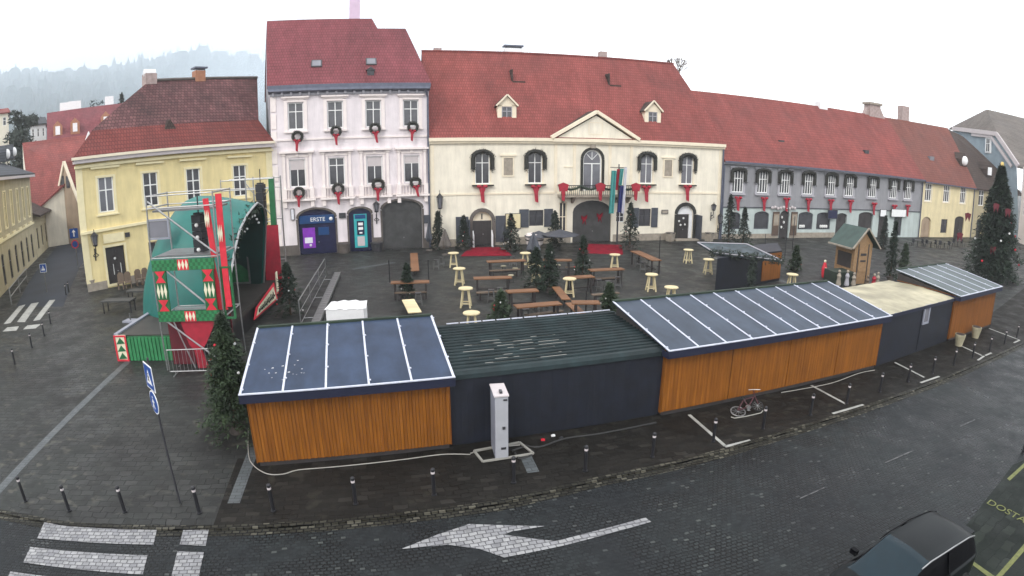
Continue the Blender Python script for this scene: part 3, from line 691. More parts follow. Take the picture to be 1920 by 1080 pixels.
s.box(24.45, 24.75, -.12, -.002, 0, 2.6).box(26.65, 26.95, -.12, -.002, 0, 2.6).build('arch_surround', 'garland', cr_)
s = MB().prism([(24.75, 2.62), (26.65, 2.62)] + list(reversed(arc(24.75, 26.65, 3.5, .88))), .22, .27).build('fanlight', 'white', cr_)
d_ = door(cr_, 24.75, 26.2, 0, 2.6, 0, 'dark_door', .22); MB().ball((25.1, .16, 1.9), .12, 6).ball((25.6, .16, 2.2), .12, 6).ball((25.3, .16, 1.5), .12, 6).ball((25.8, .16, 1.55), .11, 6).build('door_ornament', 'white_ball', d_)
MB().box(26.25, 26.6, .1, .24, 0, 2.6).build('doorpost', 'white', cr_)
MB().box(26.97, 27.05, -1.2, -.02, .05, 2.6).box(3.4, 3.5, -.9, -.13, .1, 2.5).build('shutter', 'shutter', cr_)
for a, b, c_, e in ((2.3, 3.45, .3, 2.75), (6.0, 7.3, .3, 2.75), (8.25, 9.15, 1.6, 3.3), (10.65, 11.5, 1.6, 3.3), (19.7, 20.4, 1.35, 3.3), (21.8, 22.5, 1.35, 3.3)): MB().box(a, b, -.09, -.004, c_, e).build('shutter', 'shutter', cr_)
win(cr_, 9.9, 1.7, 1.4, 1.5, .12, .6, fm='dark_metal'); win(cr_, 21.1, 1.45, 1.3, 1.75, .12, .6, fm='dark_metal'); win(cr_, 12.52, 1.1, .75, 2.8, .12, .5, fm='cream_trim'); win(cr_, 18.42, 1.9, .85, 1.05, .12, .5, fm='white', t=.06)
gt = door(cr_, 13.5, 17.5, 0, 4.05, 1.1, 'gate_grey', .24, 'gate', 2)
b = MB().box(11.95, 19.55, -1.15, -.003, 4.45, 4.62)
for xx in (12.4, 13.4, 17.9, 19.1): b.prism([(-.9, 4.45), (-.05, 4.45), (-.05, 3.8)], xx-.12, xx+.12, 'x')
b = b.build('balcony', 'stone', cr_); r_ = MB().box(11.95, 19.55, -1.12, -1.04, 5.5, 5.58).box(11.95, 12.03, -1.04, -.02, 5.5, 5.58).box(19.47, 19.55, -1.04, -.02, 5.5, 5.58)
for k in range(39): r_.box(11.97+k*.199, 12.0+k*.199, -1.1, -1.06, 4.62, 5.5)
r_.build('railing', 'iron', b)
MB().cyl((L-.1, -.2, 0), (L-.1, -.2, 9.4), .09).build('drainpipe', 'gutter', cr_)
MB().box(24.3, 27.2, -.9, -.002, 0, .14).build('doorstep', 'stone', cr_)

# ---------------------------------------------------------------- grey house
L = grey.L; gh = thing('terraced_house', 'long grey house with mint ground floor and nine garlanded upstairs windows', 'building', grey.w(0, 0), grey.ang)
gw = [1.96, 5.2, 8.27, 11.65, 15.2, 18.25, 22.3, 26.3, 29.25]
def sl(x, a=8.35, b=7.78): return a + (b-a)*x/L
up = [(x-.72, x+.72, 4.95, 7.35) for x in gw]
gy = [(1.0, 2.6, 1.0, 2.85, .4), (4.4, 6.4, 1.0, 2.95, .4), (7.9, 9.3, 0, 3.05, .5), (10.6, 12.8, .95, 2.95, .35), (13.4, 15.6, .95, 2.95, .35), (16.5, 18.3, 0, 2.9, .4), (20.3, 22.9, 0, 3.1, .4), (24.0, 25.6, 0, 2.7), (27.0, 28.6, .2, 2.7)]
w = front(MB(), L, 3.42, 7.8, up, .3); w.poly([(L, 0, -.05), (L, 10, -.05), (L, 10, 8), (L, 0, 8)]); w.poly([(0, 0, 7.8), (L, 0, 7.8), (L, 0, 7.85), (0, 0, 8.4)])
w.build('wall', 'grey_wall', gh, fix=False)
front(MB(), L, -.05, 3.32, gy, .3).build('ground_floor_wall', 'mint_wall', gh, fix=False)
MB().box(0, L, -.1, .05, 3.32, 3.42).build('belt_course', 'shutter', gh)
rf = MB().slab([(0, -.45, 8.25), (L, -.45, 7.66), (L+.6, 8, 15.85), (-1.2, 8, 16.25)], .2).slab([(-1.2, 8, 16.25), (L+.6, 8, 15.85), (L, 16, 8), (0, 16, 8)], .2).build('roof', 'tiles_red', gh)
MB().box(19.6, 21.0, 7.6, 8.6, 15.5, 16.6).build('chimney', 'white', rf)
MB().box(29.2, 31.4, 7.7, 8.9, 15.2, 17.3).prism([(28.4, 15.7), (29.2, 15.7), (29.2, 16.6), (28.9, 16.8)], 7.9, 8.6).prism([(31.4, 15.3), (32.4, 15.6), (31.4, 16.9)], 7.7, 8.8).build('chimney', 'chimney', rf); MB().box(29.0, 31.6, 7.5, 9.1, 17.3, 17.6).build('chimney_cap', 'stone', rf)
c = MB().beam((0, -.5, 8.15), (L, -.5, 7.56), .18, .18).build('gutter', 'gutter', gh)
c = MB().beam((0, -.22, 8.0), (L, -.22, 7.44), .42, .12).build('cornice', 'grey_trim', gh)
for u, v in ((1462, 267), (1622, 285)):
    x, d, z = grey.slope(u, v, 8.1, .98); s = MB().box(x-.4, x+.4, d-.35, d+.1, z-.3, z+.25).build('roof_hatch', 'dark_metal', rf)
gs = MB()
for a, b in ((-.95, -.72), (.72, .95)): gs.box(a, b, -.07, -.002, -.1, 2.5)
gs.box(-1.05, 1.05, -.16, -.002, 2.62, 2.74).box(-.95, .95, -.07, -.002, 2.41, 2.6).box(-.95, .95, -.26, -.002, -.24, -.1); gs = gs.mesh('window_surround', 'grey_trim')
for x in gw: link('window_surround', gs, gh, (x, 0, 4.95)); win(gh, x, 4.95, 1.44, 2.4, .02, .62, glass='glass', cols=4 if x > 0 else 2, t=.1)
for i, h in enumerate(gy):
    if h[2] == 0: door(gh, h[0], h[1], 0, h[3], h[4] if len(h) > 4 else 0, 'dark_door', .22)
    else: win(gh, (h[0]+h[1])/2, h[2], h[1]-h[0], h[3]-h[2], .12, 0, h[4] if len(h) > 4 else 0, fm='shutter')
MB().box(0, 7.8, -.05, -.002, 0, .5).box(9.4, 16.4, -.05, -.002, 0, .6).build('plinth', 'stone', gh)
for a, b in ((6.85, 7.75), (9.45, 10.35)):
    o = MB().box(a, b, -.16, -.08, .3, 2.95).build('shop_door_leaf', 'wood_dim2', gh); MB().box(a+.15, b-.15, -.19, -.161, 1.5, 2.6).build('notice', 'stone', o); MB().frame(a+.1, b-.1, -.185, -.161, 1.42, 2.7, .06).build('notice_frame', 'brown_wall', o)
s = MB()
for k in range(3): s.ball((8.3+.3*(k % 2), .12, 1.2+.55*k), .13, 6, sz=1.3)
s.build('door_ornament', 'white_ball', gh)
s = MB()
for k in range(7): s.ball((10.95+k*.28 if k < 3 else 13.2+k*.3, .02, 1.3), .15, 6, sz=1.4)
s.build('shop_display', 'white_ball', gh)
MB().cyl((L-.15, -.2, 0), (L-.15, -.2, 7.4), .08).cyl((.1, -.2, 0), (.1, -.2, 7.9), .08).build('drainpipe', 'gutter', gh)

# ---------------------------------------------------------------- small pale yellow house to the right
L = far_yellow.L; fy = thing('terraced_house', 'small pale yellow house between the grey house and the tall Christmas tree', 'building', far_yellow.w(0, 0), far_yellow.ang)
fw = [1.45, 5.9, 10.3]
holes = [(x-.78, x+.78, 4.85, 7.2) for x in fw] + [(.5, 2.7, 0, 2.75, .7), (5.2, 6.8, .6, 2.5), (8.7, 11.3, 0, 3.0, .5)]
w = front(MB(), L, -.05, 7.5, holes, .3); w.poly([(L, 0, -.05), (L, 10, -.05), (L, 10, 7.5), (L, 0, 7.5)]).build('wall', 'pale_yellow_wall', fy, fix=False)
rf = MB().slab([(0, -.4, 7.45), (L+.1, -.4, 7.2), (L+3.2, 8, 16.0), (.6, 8, 15.85)], .2).slab([(.6, 8, 15.85), (L+3.2, 8, 16.0), (L+3, 16, 7.5), (0, 16, 7.5)], .2).build('roof', 'tiles_brown', fy)
MB().box(4.6, 6.2, 8, 9, 15.5, 18.0).build('chimney', 'chimney', rf)
for x in fw: MB().frame(x-.92, x+.92, -.05, -.002, 4.7, 7.3, .14).build('window_surround', 'cream_trim', fy); win(fy, x, 4.85, 1.56, 2.35, .08, .66, cols=3, t=.12)
door(fy, .5, 2.7, 0, 2.75, .7, 'brown_wall'); door(fy, 8.7, 11.3, 0, 3.0, .5); win(fy, 6.0, .6, 1.6, 1.9, .1, .6, fm='dark_door')
MB().beam((0, -.45, 7.35), (L, -.45, 7.1), .16).build('gutter', 'gutter', fy); MB().cyl((L-.1, -.15, 0), (L-.1, -.15, 7.1), .08).build('drainpipe', 'gutter', fy)
x, d, z = far_yellow.slope(1742, 297, 7.5, 1.02); MB().box(x-.5, x+.5, d-.6, d+.2, z-.6, z+.3).build('skylight', 'glass_light', rf)
x, d, z = far_yellow.slope(1798, 302, 7.5, 1.02); o = MB().prism([(x-.9, z-.7), (x+.9, z-.7), (x+.9, z+.4), (x, z+1.3), (x-.9, z+.4)], d-1.0, d+1.2).build('dormer', 'tiles_dark', fy)
MB().ball((x, d-1.02, z+.1), .62, 8, sz=1.2).build('pane', 'white', o)

# ---------------------------------------------------------------- corner house under the tree
ch = Fac(PE, (PE[0]+14.5, PE[1]+3.3)); L = ch.L
c0 = thing('terraced_house', 'corner house with dark brown roof partly hidden by the tall Christmas tree', 'building', ch.w(0, 0), ch.ang)
holes = [(1.5, 3.1, 4.7, 7.0), (6.5, 8.0, 4.7, 7.0), (10.8, 12.3, 4.7, 7.0), (1.6, 3.2, 0, 2.6)]
w = front(MB(), L, -.05, 7.3, holes, .3); w.poly([(L, 0, -.05), (L, 10, -.05), (L, 10, 7.3), (L, 0, 7.3)]).build('wall', 'olive_wall', c0, fix=False)
for x in (2.3, 7.25, 11.55): win(c0, x, 4.7, 1.5 if x > 3 else 1.6, 2.3, .1, .66, t=.12)
door(c0, 1.6, 3.2, 0, 2.6)
rf = MB().slab([(-.2, -.4, 7.2), (L+1, -.6, 7.0), (L-7, 8, 15.2), (3.0, 8, 15.9)], .2).slab([(L+1, -.6, 7.0), (L+1, 12, 7.0), (L-7, 8, 15.2)], .2).build('roof', 'tiles_dark', c0)
o = MB().prism([(5.6, 9.2), (7.6, 9.2), (7.6, 10.3), (6.6, 11.4), (5.6, 10.3)], 1.4, 4.0).build('dormer', 'tiles_dark', c0); MB().box(6.0, 7.2, 1.32, 1.39, 9.4, 10.6).build('pane', 'white', o)

# ---------------------------------------------------------------- big gabled house far right
D0 = 116
def A2(u, v, D=D0): return AT(u, v, D)
q0, q1 = A2(1780, 300), A2(1908, 300, 104)
gb = Fac(q0[:2], q1[:2]); L = gb.L
bg_ = thing('gabled_house', 'big blue grey gabled house with half hipped brown roof behind the corner house', 'building', gb.w(0, 0), gb.ang)
P = lambda u, v, off=0: (lambda q: (q[0], off, q[1]))(gb.px(u, v, off))
MB().poly([P(1786, 460), P(1908, 460), P(1906, 306), P(1868, 252), P(1786, 244)]).build('wall', 'blue_grey_wall', bg_, fix=False)
e1, e2, e3 = P(1780, 240), P(1869, 249), P(1910, 312)
ap = P(1850, 205, 5); rr = P(1960, 232, 26)
MB().slab([e1, e2, ap], .3).slab([e2, (e3[0], e3[1]-.3, e3[2]), (e3[0]+3, 26, e3[2]), rr, ap], .3).build('roof', 'tiles_grey', bg_)
MB().beam(P(1786, 241, -.3), P(1868, 251, -.3), .3, .7).beam(P(1868, 251, -.3), P(1909, 311, -.3), .3, .7).beam(P(1822, 252, -.15), P(1858, 256, -.15), .3, .5).beam(P(1858, 256, -.15), P(1897, 312, -.15), .3, .5).build('bargeboard', 'grey_blind', bg_)
c_ = P(1853, 285); 
MB().box(c_[0]-.75, c_[0]+.75, -.1, -.02, c_[2]-.2, c_[2]+2.8).build('window_surround', 'white', bg_); win(bg_, c_[0], c_[2], 1.0, 2.3, -.2, .6)
s1 = A2(1906, 460, 100); s2 = A2(1990, 460, 88); sf = Fac(s1[:2], s2[:2])
wh = thing('town_building', 'white fronted building with tall windows cut off by the right edge', 'building', sf.w(0, 0), sf.ang)
hz_ = sf.px(1908, 312)[1]
front(MB(), sf.L, 0, hz_, [(1.0, 2.4, 4.2, 6.8), (1.0, 2.4, 8.4, 11)], .2).build('wall', 'pink_trim', wh, fix=False)
win(wh, 1.7, 4.2, 1.4, 2.6); win(wh, 1.7, 8.4, 1.4, 2.6)

# ---------------------------------------------------------------- yellow corner building
L = yel.L; yb = thing('corner_building', 'two storey yellow building with old brown tiled roof at the street corner', 'building', yel.w(0, 0), yel.ang)
yw = [2.3, 5.92, 9.57, 13.78]
holes = [(x-.62, x+.62, 5.6, 8.25) for x in yw] + [(1.78, 3.3, .1, 3.0), (5.3, 6.6, .4, 2.9), (9.0, 10.2, .8, 2.9), (12.4, 13.8, 0, 3.0)]
w = front(MB(), L, -.05, 10.0, holes, .28); w.poly([(0, 0, -.05), (0, 0, 10), (2.5, 12, 10), (2.5, 12, -.05)]).build('wall', 'yellow_wall', yb, fix=False)
rf = MB().slab([(-.3, -.55, 9.75), (L, -.55, 10.05), (L, 2.2, 12.1), (1.9, 2.2, 11.8)], .18)
rf.build('roof', 'tiles_rust', yb); rf = [o for o in col.objects if o.parent == yb and o.name.startswith('roof')][0]
MB().slab([(1.88, 2.2, 11.82), (L, 2.2, 12.12), (L+3, 8, 16.7), (8.6, 8, 16.3)], .2).build('old_roof', 'tiles_old', yb)
MB().slab([(-.3, -.55, 9.75), (1.9, 2.2, 11.8), (8.6, 8, 16.3), (2.9, 14.5, 10)], .2).build('hip', 'tiles_old', yb)
MB().slab([(8.6, 8, 16.3), (L+3, 8, 16.7), (L+3, 16, 10), (2.9, 14.5, 10)], .2).build('rear_roof', 'tiles_old', yb)
MB().cyl((8.6, 8, 16.4), (L+3, 8, 16.8), .14, n=6).build('ridge', 'dark_stone', yb)
MB().box(8.2, 9.3, 7.6, 8.8, 15.6, 17.0).build('chimney', 'chimney', yb); MB().cyl((8.2, 8.2, 17.1), (9.3, 8.2, 17.1), .35, n=8).build('chimney_cap', 'white', yb)
o = MB().box(13.2, 14.2, 7.7, 8.7, 16, 17.3).build('chimney', 'terracotta', yb); MB().box(13.1, 14.4, 7.6, 8.8, 17.5, 17.65).box(13.3, 13.4, 7.8, 7.9, 17.3, 17.5).box(14.1, 14.2, 7.8, 7.9, 17.3, 17.5).build('chimney_cap', 'gutter', o)
x, d, z = yel.slope(316, 236, 10.1, .77); MB().prism([(x-.7, z-.5), (x+.6, z-.5), (x-.05, z+.5)], d-.6, d+.8).build('roof_vent', 'tiles_dark', yb)
MB().beam((-.35, -.6, 9.72), (L, -.6, 10.0), .2, .2).build('gutter', 'cream_trim', yb)
MB().beam((-.2, -.3, 9.5), (L, -.3, 9.75), .55, .3).build('cornice', 'grey_blind', yb)
MB().beam((-.1, -.14, 9.1), (L, -.14, 9.35), .25, .2).build('lower_cornice', 'yellow_trim', yb)
MB().beam((-.05, -.1, 4.32), (L, -.1, 4.75), .2, .2).build('belt_course', 'yellow_trim', yb)
MB().box(-.02, .5, -.05, -.002, .6, 9.2).box(L-.6, L-.02, -.05, -.002, 0, 9.2).build('pilaster', 'yellow_trim', yb)
MB().box(0, 1.6, -.07, -.002, 0, .6).box(3.5, L, -.07, -.002, 0, .6).build('plinth', 'stone', yb)
ys = MB().frame(-.8, .8, -.05, -.002, -.12, 2.75, .17).box(-1.15, 1.15, -.22, -.002, 3.25, 3.4).box(-.9, .9, -.15, -.002, -.22, -.12).mesh('window_surround', 'yellow_trim')
for i, x in enumerate(yw): link('window_surround', ys, yb, (x, 0, 5.6)); win(yb, x, 5.6, 1.24, 2.65, .08, .62, glass='glass_light' if i == 0 else 'glass', t=.11)
d_ = door(yb, 1.78, 3.3, .1, 3.0, 0, 'dark_door', .18); MB().frame(1.6, 3.48, -.06, -.002, .1, 3.2, .17).box(1.7, 3.4, -.12, -.002, 3.35, 4.0).build('door_surround', 'yellow_trim', yb); MB().ball((2.5, .12, 2.1), .1, 6).box(2.3, 2.34, .1, .17, .9, 1.7).box(2.9, 2.94, .1, .17, .9, 1.7).build('handle', 'white_ball', d_)
win(yb, 5.95, .4, 1.3, 2.5, .1, .6, fm='brown_wall'); win(yb, 9.6, .8, 1.2, 2.1, .1, .6); door(yb, 12.4, 13.8, 0, 3.0)

# ---------------------------------------------------------------- buildings along the side street
la, lb_ = G(50, 505), (-51.2, 49.4); d_ = Vector((la[0], la[1])) - Vector((G(0, 558)[0], G(0, 558)[1])); d_.normalize()
s0 = Vector((G(0, 558)[0], G(0, 558)[1])) - d_*8; s1 = s0 + d_*29.5
lf = Fac((s0.x, s0.y), (s1.x, s1.y)); L = lf.L
lb = thing('street_building', 'ochre two storey building with dark metal roof along the left edge of the picture', 'building', lf.w(0, 0), lf.ang)
hb = []; n_ = 9
for k in range(n_):
    x = 1.6 + k*3.2; hb += [(x-.55, x+.55, 4.9, 7.9), (x-.6, x+.6, .4, 3.0, .3)]
w = front(MB(), L, -.05, 9.2, hb, .18); w.poly([(L, 0, -.05), (L, 10, -.05), (L, 10, 9.2), (L, 0, 9.2)]).build('wall', 'yellow_wall' if False else 'olive_wall', lb, fix=False)
MB().slab([(-1, -.6, 9.4), (L+.3, -.6, 9.4), (L+.3, 9, 13.2), (-1, 9, 13.2)], .2).build('roof', 'tiles_slate', lb)
MB().box(-1, L+.3, -.62, -.01, 9.0, 9.25).build('cornice', 'grey_blind', lb); MB().box(-1, L+.1, -.12, -.002, 3.9, 4.1).build('belt_course', 'yellow_trim', lb)
fr_ = MB().frame(-.7, .7, -.05, -.002, -.15, 3.2, .14).box(-.75, .75, -.1, -.002, -1.0, -.6).mesh('window_surround', 'yellow_trim')
for k in range(n_):
    x = 1.6 + k*3.2; link('window_surround', fr_, lb, (x, 0, 4.9)); win(lb, x, 4.9, 1.1, 3.0, .06, .6, glass='olive_wall', fm='yellow_trim')
    win(lb, x, .4, 1.2, 2.6, .08, .6, .3, fm='dark_door')
for u, v in ((4, 290), (17, 286)):
    q = AT(u, v, 58); loc = lf.a; x, z = lf.px(u, v, 3)
    o = MB().prism([(x-.6, z-.8), (x+.6, z-.8), (x+.6, z+.2), (x, z+.9), (x-.6, z+.2)], 2.4, 5).build('dormer', 'tiles_slate', lb); MB().ball((x, 2.38, z), .4, 8, sz=1.4).build('pane', 'white', o)
# lower house further up the street
s2 = s1 + d_*26; lf2 = Fac((s1.x+d_.x*.1, s1.y+d_.y*.1), (s2.x, s2.y)); l2 = thing('street_building', 'low ochre house with arched doorway further up the side street', 'building', lf2.w(0, 0), lf2.ang)
h2 = [(x-.5, x+.5, .8, 3.2) for x in (2, 5.5, 9, 16.5, 20, 23.5)] + [(11.6, 13.6, 0, 3.6, 1)]
front(MB(), 26, -.05, 4.8, h2, .2).build('wall', 'olive_wall', l2, fix=False); MB().slab([(-.2, -.9, 4.7), (26.2, -.9, 4.7), (26.2, 5, 7.2), (-.2, 5, 7.2)], .2).build('roof', 'tiles_dark', l2)
for x in (2, 5.5, 9, 16.5, 20, 23.5): win(l2, x, .8, 1.0, 2.4, .08, .6, fm='dark_door')
door(l2, 11.6, 13.6, 0, 3.6, 1)
# gabled brown house closing the street
b0, b1 = AT(108, 430, 84), AT(152, 430, 80); bf = Fac(b0[:2], b1[:2]); bh = thing('gabled_house', 'narrow brown gabled house closing the end of the side street', 'building', bf.w(0, 0), bf.ang)
Q = lambda u, v, o=0: (lambda q: (q[0], o, q[1]))(bf.px(u, v, o))
b_ = MB().poly([Q(108, 470), Q(152, 470), Q(152, 390), Q(140, 350), Q(120, 304), Q(108, 375)]); b_.poly([Q(152, 470), (Q(152, 470)[0]+1, 14, -3), (Q(152, 390)[0]+1, 14, Q(152, 390)[2]), Q(152, 390)]).build('wall', 'brown_wall', bh, fix=False)
MB().beam(Q(106, 378, -.1), Q(120, 303, -.1), .3, .3).beam(Q(120, 303, -.1), Q(153, 392, -.1), .3, .3).build('bargeboard', 'cream_trim', bh)
a_ = Q(118, 349); win(bh, a_[0], a_[2]-.2, .7, 1.5, -.1, .6, fm='dark_door'); win(bh, a_[0]+1.2, a_[2]-.3, .7, 1.5, -.1, .6, fm='dark_door')
MB().slab([Q(120, 302), (Q(120, 302)[0], 16, Q(120, 302)[2]), (Q(108, 375)[0]-.3, 16, Q(106, 378)[2]), Q(106, 378)], .2).slab([Q(120, 302), (Q(120, 302)[0], 16, Q(120, 302)[2]), (Q(153, 392)[0]+.3, 16, Q(153, 392)[2]), Q(153, 392)], .2).build('roof', 'tiles_red', bh)
# red roofed houses behind
def roofhouse(label, pxs, Dn, Df, zb, tm, wm='cream_wall'):
    # pxs: eave left, eave right, ridge right, ridge left
    e0, e1 = AT(*pxs[0], Dn), AT(*pxs[1], Dn); r1, r0 = AT(*pxs[2], Df), AT(*pxs[3], Df)
    F = Fac(e0[:2], e1[:2]); t = thing('red_roofed_house', label, 'building', F.w(0, 0), F.ang)
    def loc(p): v = Vector(p[:2]) - F.a; return (v.dot(F.t), v.dot(F.n), p[2])
    E0, E1, R1, R0 = loc(e0), loc(e1), loc(r1), loc(r0)
    MB().add([(E0[0], .3, zb), (E1[0], .3, zb), (R1[0], R1[1], zb), (R0[0], R0[1], zb), (E0[0], .3, E0[2]-.1), (E1[0], .3, E1[2]-.1), (R1[0], R1[1], R1[2]-.3), (R0[0], R0[1], R0[2]-.3)],
             [(0,1,5,4),(1,2,6,5),(2,3,7,6),(3,0,4,7)]).build('wall', wm, t)
    B0 = (R0[0], R0[1]*2, E0[2]); B1 = (R1[0], R1[1]*2, E1[2])
    rf = MB().slab([E0, E1, R1, R0], .25).slab([R0, R1, B1, B0], .25).build('roof', tm, t)
    return t, F, rf
t1, F1, r1_ = roofhouse('long house with big red roof, small dormers and white chimneys, left of the yellow building', [(88, 268), (225, 262), (262, 190), (88, 212)], 104, 113, -1, 'tiles_pink')
for u, v in ((109, 247), (141, 241), (198, 229)):
    x, z = F1.px(u, v, 3); o = MB().prism([(x-.8, z-1), (x+.8, z-1), (x+.8, z+.9), (x, z+1.7), (x-.8, z+.9)], 1.5, 6).build('dormer', 'terracotta', t1); MB().box(x-.4, x+.4, 1.42, 1.49, z-.6, z+.8).build('pane', 'white', o)
for u, v, wd in ((120, 203, .8), (140, 200, 1.2), (205, 191, .8)):
    x, z = F1.px(u, v, 9); MB().box(x-wd, x+wd, 9, 10.5, z-1, z+1).build('chimney', 'white', r1_)
t2, F2, r2_ = roofhouse('red roofed house standing nearer, directly above the side street', [(60, 400), (138, 330), (178, 252), (42, 268)], 82, 96, -1, 'tiles_red')
x, z = F2.px(166, 258, 12); MB().prism([(x-.8, z-1), (x+.8, z-1), (x, z+.9)], 11, 13).build('dormer', 'white', t2)
def smallhouse(label, u0, u1, vb, vt, D, wm, tm, roof_v):
    a, b = AT(u0, vb, D), AT(u1, vb, D); F = Fac(a[:2], b[:2]); t = thing('hillside_house', label, 'building', F.w(0, 0), F.ang)
    zt = F.px(u0, vt)[1]; zr = F.px(u0, roof_v, 4)[1]; n = 3; hs = [(F.L*(k+.3)/n, F.L*(k+.7)/n, zt-2.3, zt-.8) for k in range(n)]
    w = front(MB(), F.L, -2, zt, hs, .2); w.poly([(F.L, 0, -2), (F.L, 8, -2), (F.L, 8, zt), (F.L, 0, zt)]).build('wall', wm, t, fix=False)
    MB().slab([(-.4, -.4, zt), (F.L+.4, -.4, zt), (F.L, 4, zr), (0, 4, zr)], .2).slab([(-.4, 8, zt), (F.L+.4, 8, zt), (F.L, 4, zr), (0, 4, zr)], .2).prism([(0, zt), (8, zt), (4, zr)], F.L-.1, F.L, 'x').build('roof', tm, t)
    for h in hs: win(t, (h[0]+h[1])/2, h[2], h[1]-h[0], 1.5, .08, .6, cols=1)
smallhouse('small white house with balcony left of the big red roof', 58, 87, 275, 234, 118, 'white', 'tiles_slate', 222)
smallhouse('pale cream house with red roof at the far left edge below the hill', -30, 17, 260, 216, 118, 'cream_wall', 'tiles_red', 208)
# ================================================================== decorations on the facades
def ribbon_mesh(h=.95, w=.5):
    s = MB(); s.prism([(-w*.5, 0), (w*.5, 0), (w*.25, -h*.35), (w*.3, -h), (-w*.12, -h*.92), (-w*.25, -h*.35)], -.05, .02)
    s.ball((-w*.38, -.02, .02), w*.33, 6, sz=.7).ball((w*.38, -.02, .02), w*.33, 6, sz=.7); return s
def tufts(s, pts, r, n, size):
    for p in pts:
        for _ in range(n):
            a = Vector((rnd.gauss(0, 1), rnd.gauss(0, 1), rnd.gauss(0, 1))).normalized(); c = Vector(p) + a*r*rnd.uniform(.3, 1)
            u = Vector((rnd.gauss(0, 1), rnd.gauss(0, 1), rnd.gauss(0, 1))).normalized()*size; v = a.cross(u).normalized()*size*.6
            s.add([c-u, c+v, c+u], [(0, 1, 2)])
    return s
def make_wreath():
    t = thing('wreath', 'x', 'wreath', group='wreaths with red ribbons on the pink townhouse')
    pts = [(.42*math.cos(a*math.pi/9), -.1, .42*math.sin(a*math.pi/9)) for a in range(18)]
    s = MB(); 
    for p, q in zip(pts, pts[1:]+pts[:1]): s.cyl(p, q, .15, n=6)
    tufts(s, pts, .22, 26, .08).build('ring', 'garland', t, fix=False)
    ribbon_mesh(1.0, .48).build('ribbon', 'red_cloth', t, (0, -.2, -.38)); return proto(t)
wr = make_wreath(); used = []
for z, lv, px in ((10.55, 'top floor', [(558,262),(630,252),(703,247),(774,244)]), (5.2, 'middle floor', [(561,367),(634,360),(709,352),(779,348)])):
    for i, (u, v) in enumerate(px):
        x, zz = pink.px(u, v-6, -.35); place(wr, used, pink.w(x, zz, -.35), pink.ang, f'dark wreath with red ribbon under the {ORD[i]} {lv} window of the pink townhouse', rnd.uniform(.9, 1.08)).rotation_euler.y = rnd.uniform(-.16, .16)
# ribbons on the sills of hall and grey house
def make_ribbon(group):
    t = thing('ribbon', 'x', 'ribbon', group=group); ribbon_mesh(1.5, .72).build('bow', 'red_cloth', t); return proto(t)
rb = make_ribbon('red ribbons below the windows of the town hall'); used = []
for i, (u, v) in enumerate([(904,350),(1005,350),(1212,351),(1289,350)]):
    x, zz = cream.px(u, v, -.35); place(rb, used, cream.w(x, zz, -.38), cream.ang, f'long red ribbon below the {ORD[i]} square window of the cream hall, counted from the left')
rb = make_ribbon('red ribbons below the windows of the grey house'); used = []
for i, (u, v) in enumerate([(1384,371),(1433,372),(1475,373),(1516,374),(1558,376),(1595,377),(1639,382),(1677,386),(1702,386)]):
    x, zz = grey.px(u, v, -.3); place(rb, used, grey.w(x, zz, -.34), grey.ang, f'red ribbon below the {ORD[i]} upstairs window of the grey house, counted from the left', .95)
def garland(F, x, z, w, h, label, group, arch=.55):
    P = arc(-w/2, w/2, h, arch, 10); pts = [(-w/2, -.1, h*.45)] + [(a, -.1, b) for a, b in P] + [(w/2, -.1, h*.45)]
    s = MB()
    for p, q in zip(pts, pts[1:]): s.cyl(p, q, .21, n=6)
    tufts(s, pts, .32, 34, .10)
    o = s.build('window_garland', 'garland', None, F.w(x, z, -.1), F.ang, fix=False); tag(o, label, 'garland', group)
for i, x in enumerate(cw): garland(cream, x, 5.7, 1.75, 3.0, f'thick dark garland round the top of the {ORD[i]} square window of the cream hall', 'garlands round the town hall windows')
for i, x in enumerate(gw): garland(grey, x, 4.95, 1.7, 2.5, f'thin dark garland over the {ORD[i]} upstairs window of the grey house', 'garlands round the grey house windows', .3)
# balcony decoration
s = MB(); pts = []
for k in range(33): t = k/32; pts.append((11.95+7.6*t, -1.18, 5.5 - .32*abs(math.sin(t*math.pi*4))))
s.tube(pts, .1, 5); tufts(s, pts, .22, 20, .09); o = s.build('balcony_garland', 'needle', None, cream.w(0, 0), cream.ang, fix=False); tag(o, 'green garland draped along the balcony railing of the cream hall', 'garland')
for x, n_ in ((12.1, 'left end'), (15.75, 'middle'), (19.4, 'right end')):
    b = MB().prism([(-.5, .15), (0, .35), (.5, .15), (.35, -.5), (0, -.35), (-.35, -.5)], -.08, .08).prism([(-.2, -.35), (.2, -.35), (.12, -1.4), (-.12, -1.3)], -.05, .05)
    b = b.build('balcony_bow', 'red_cloth', None, cream.w(x, 5.5, -1.35), cream.ang); tag(b, f'big red bow at the {n_} of the hall balcony railing', 'bow', 'red bows on the hall balcony')
for x in (14.7, 15.95):
    b = MB().prism([(-.3, .3), (0, .12), (.3, .34), (.26, -.05), (.12, -.1), (.2, -.62), (.02, -.2), (-.14, -.55), (-.12, -.08), (-.28, -.08)], -.06, .04).build('gate_bow', 'carpet_red', None, cream.w(x if x < 15 else 16.3, 2.3 if x < 15 else 2.5, .12), cream.ang)
    tag(b, ('left' if x < 15 else 'right') + ' one of two red bows hanging on the dark gate under the balcony', 'bow', 'red bows on the gate')
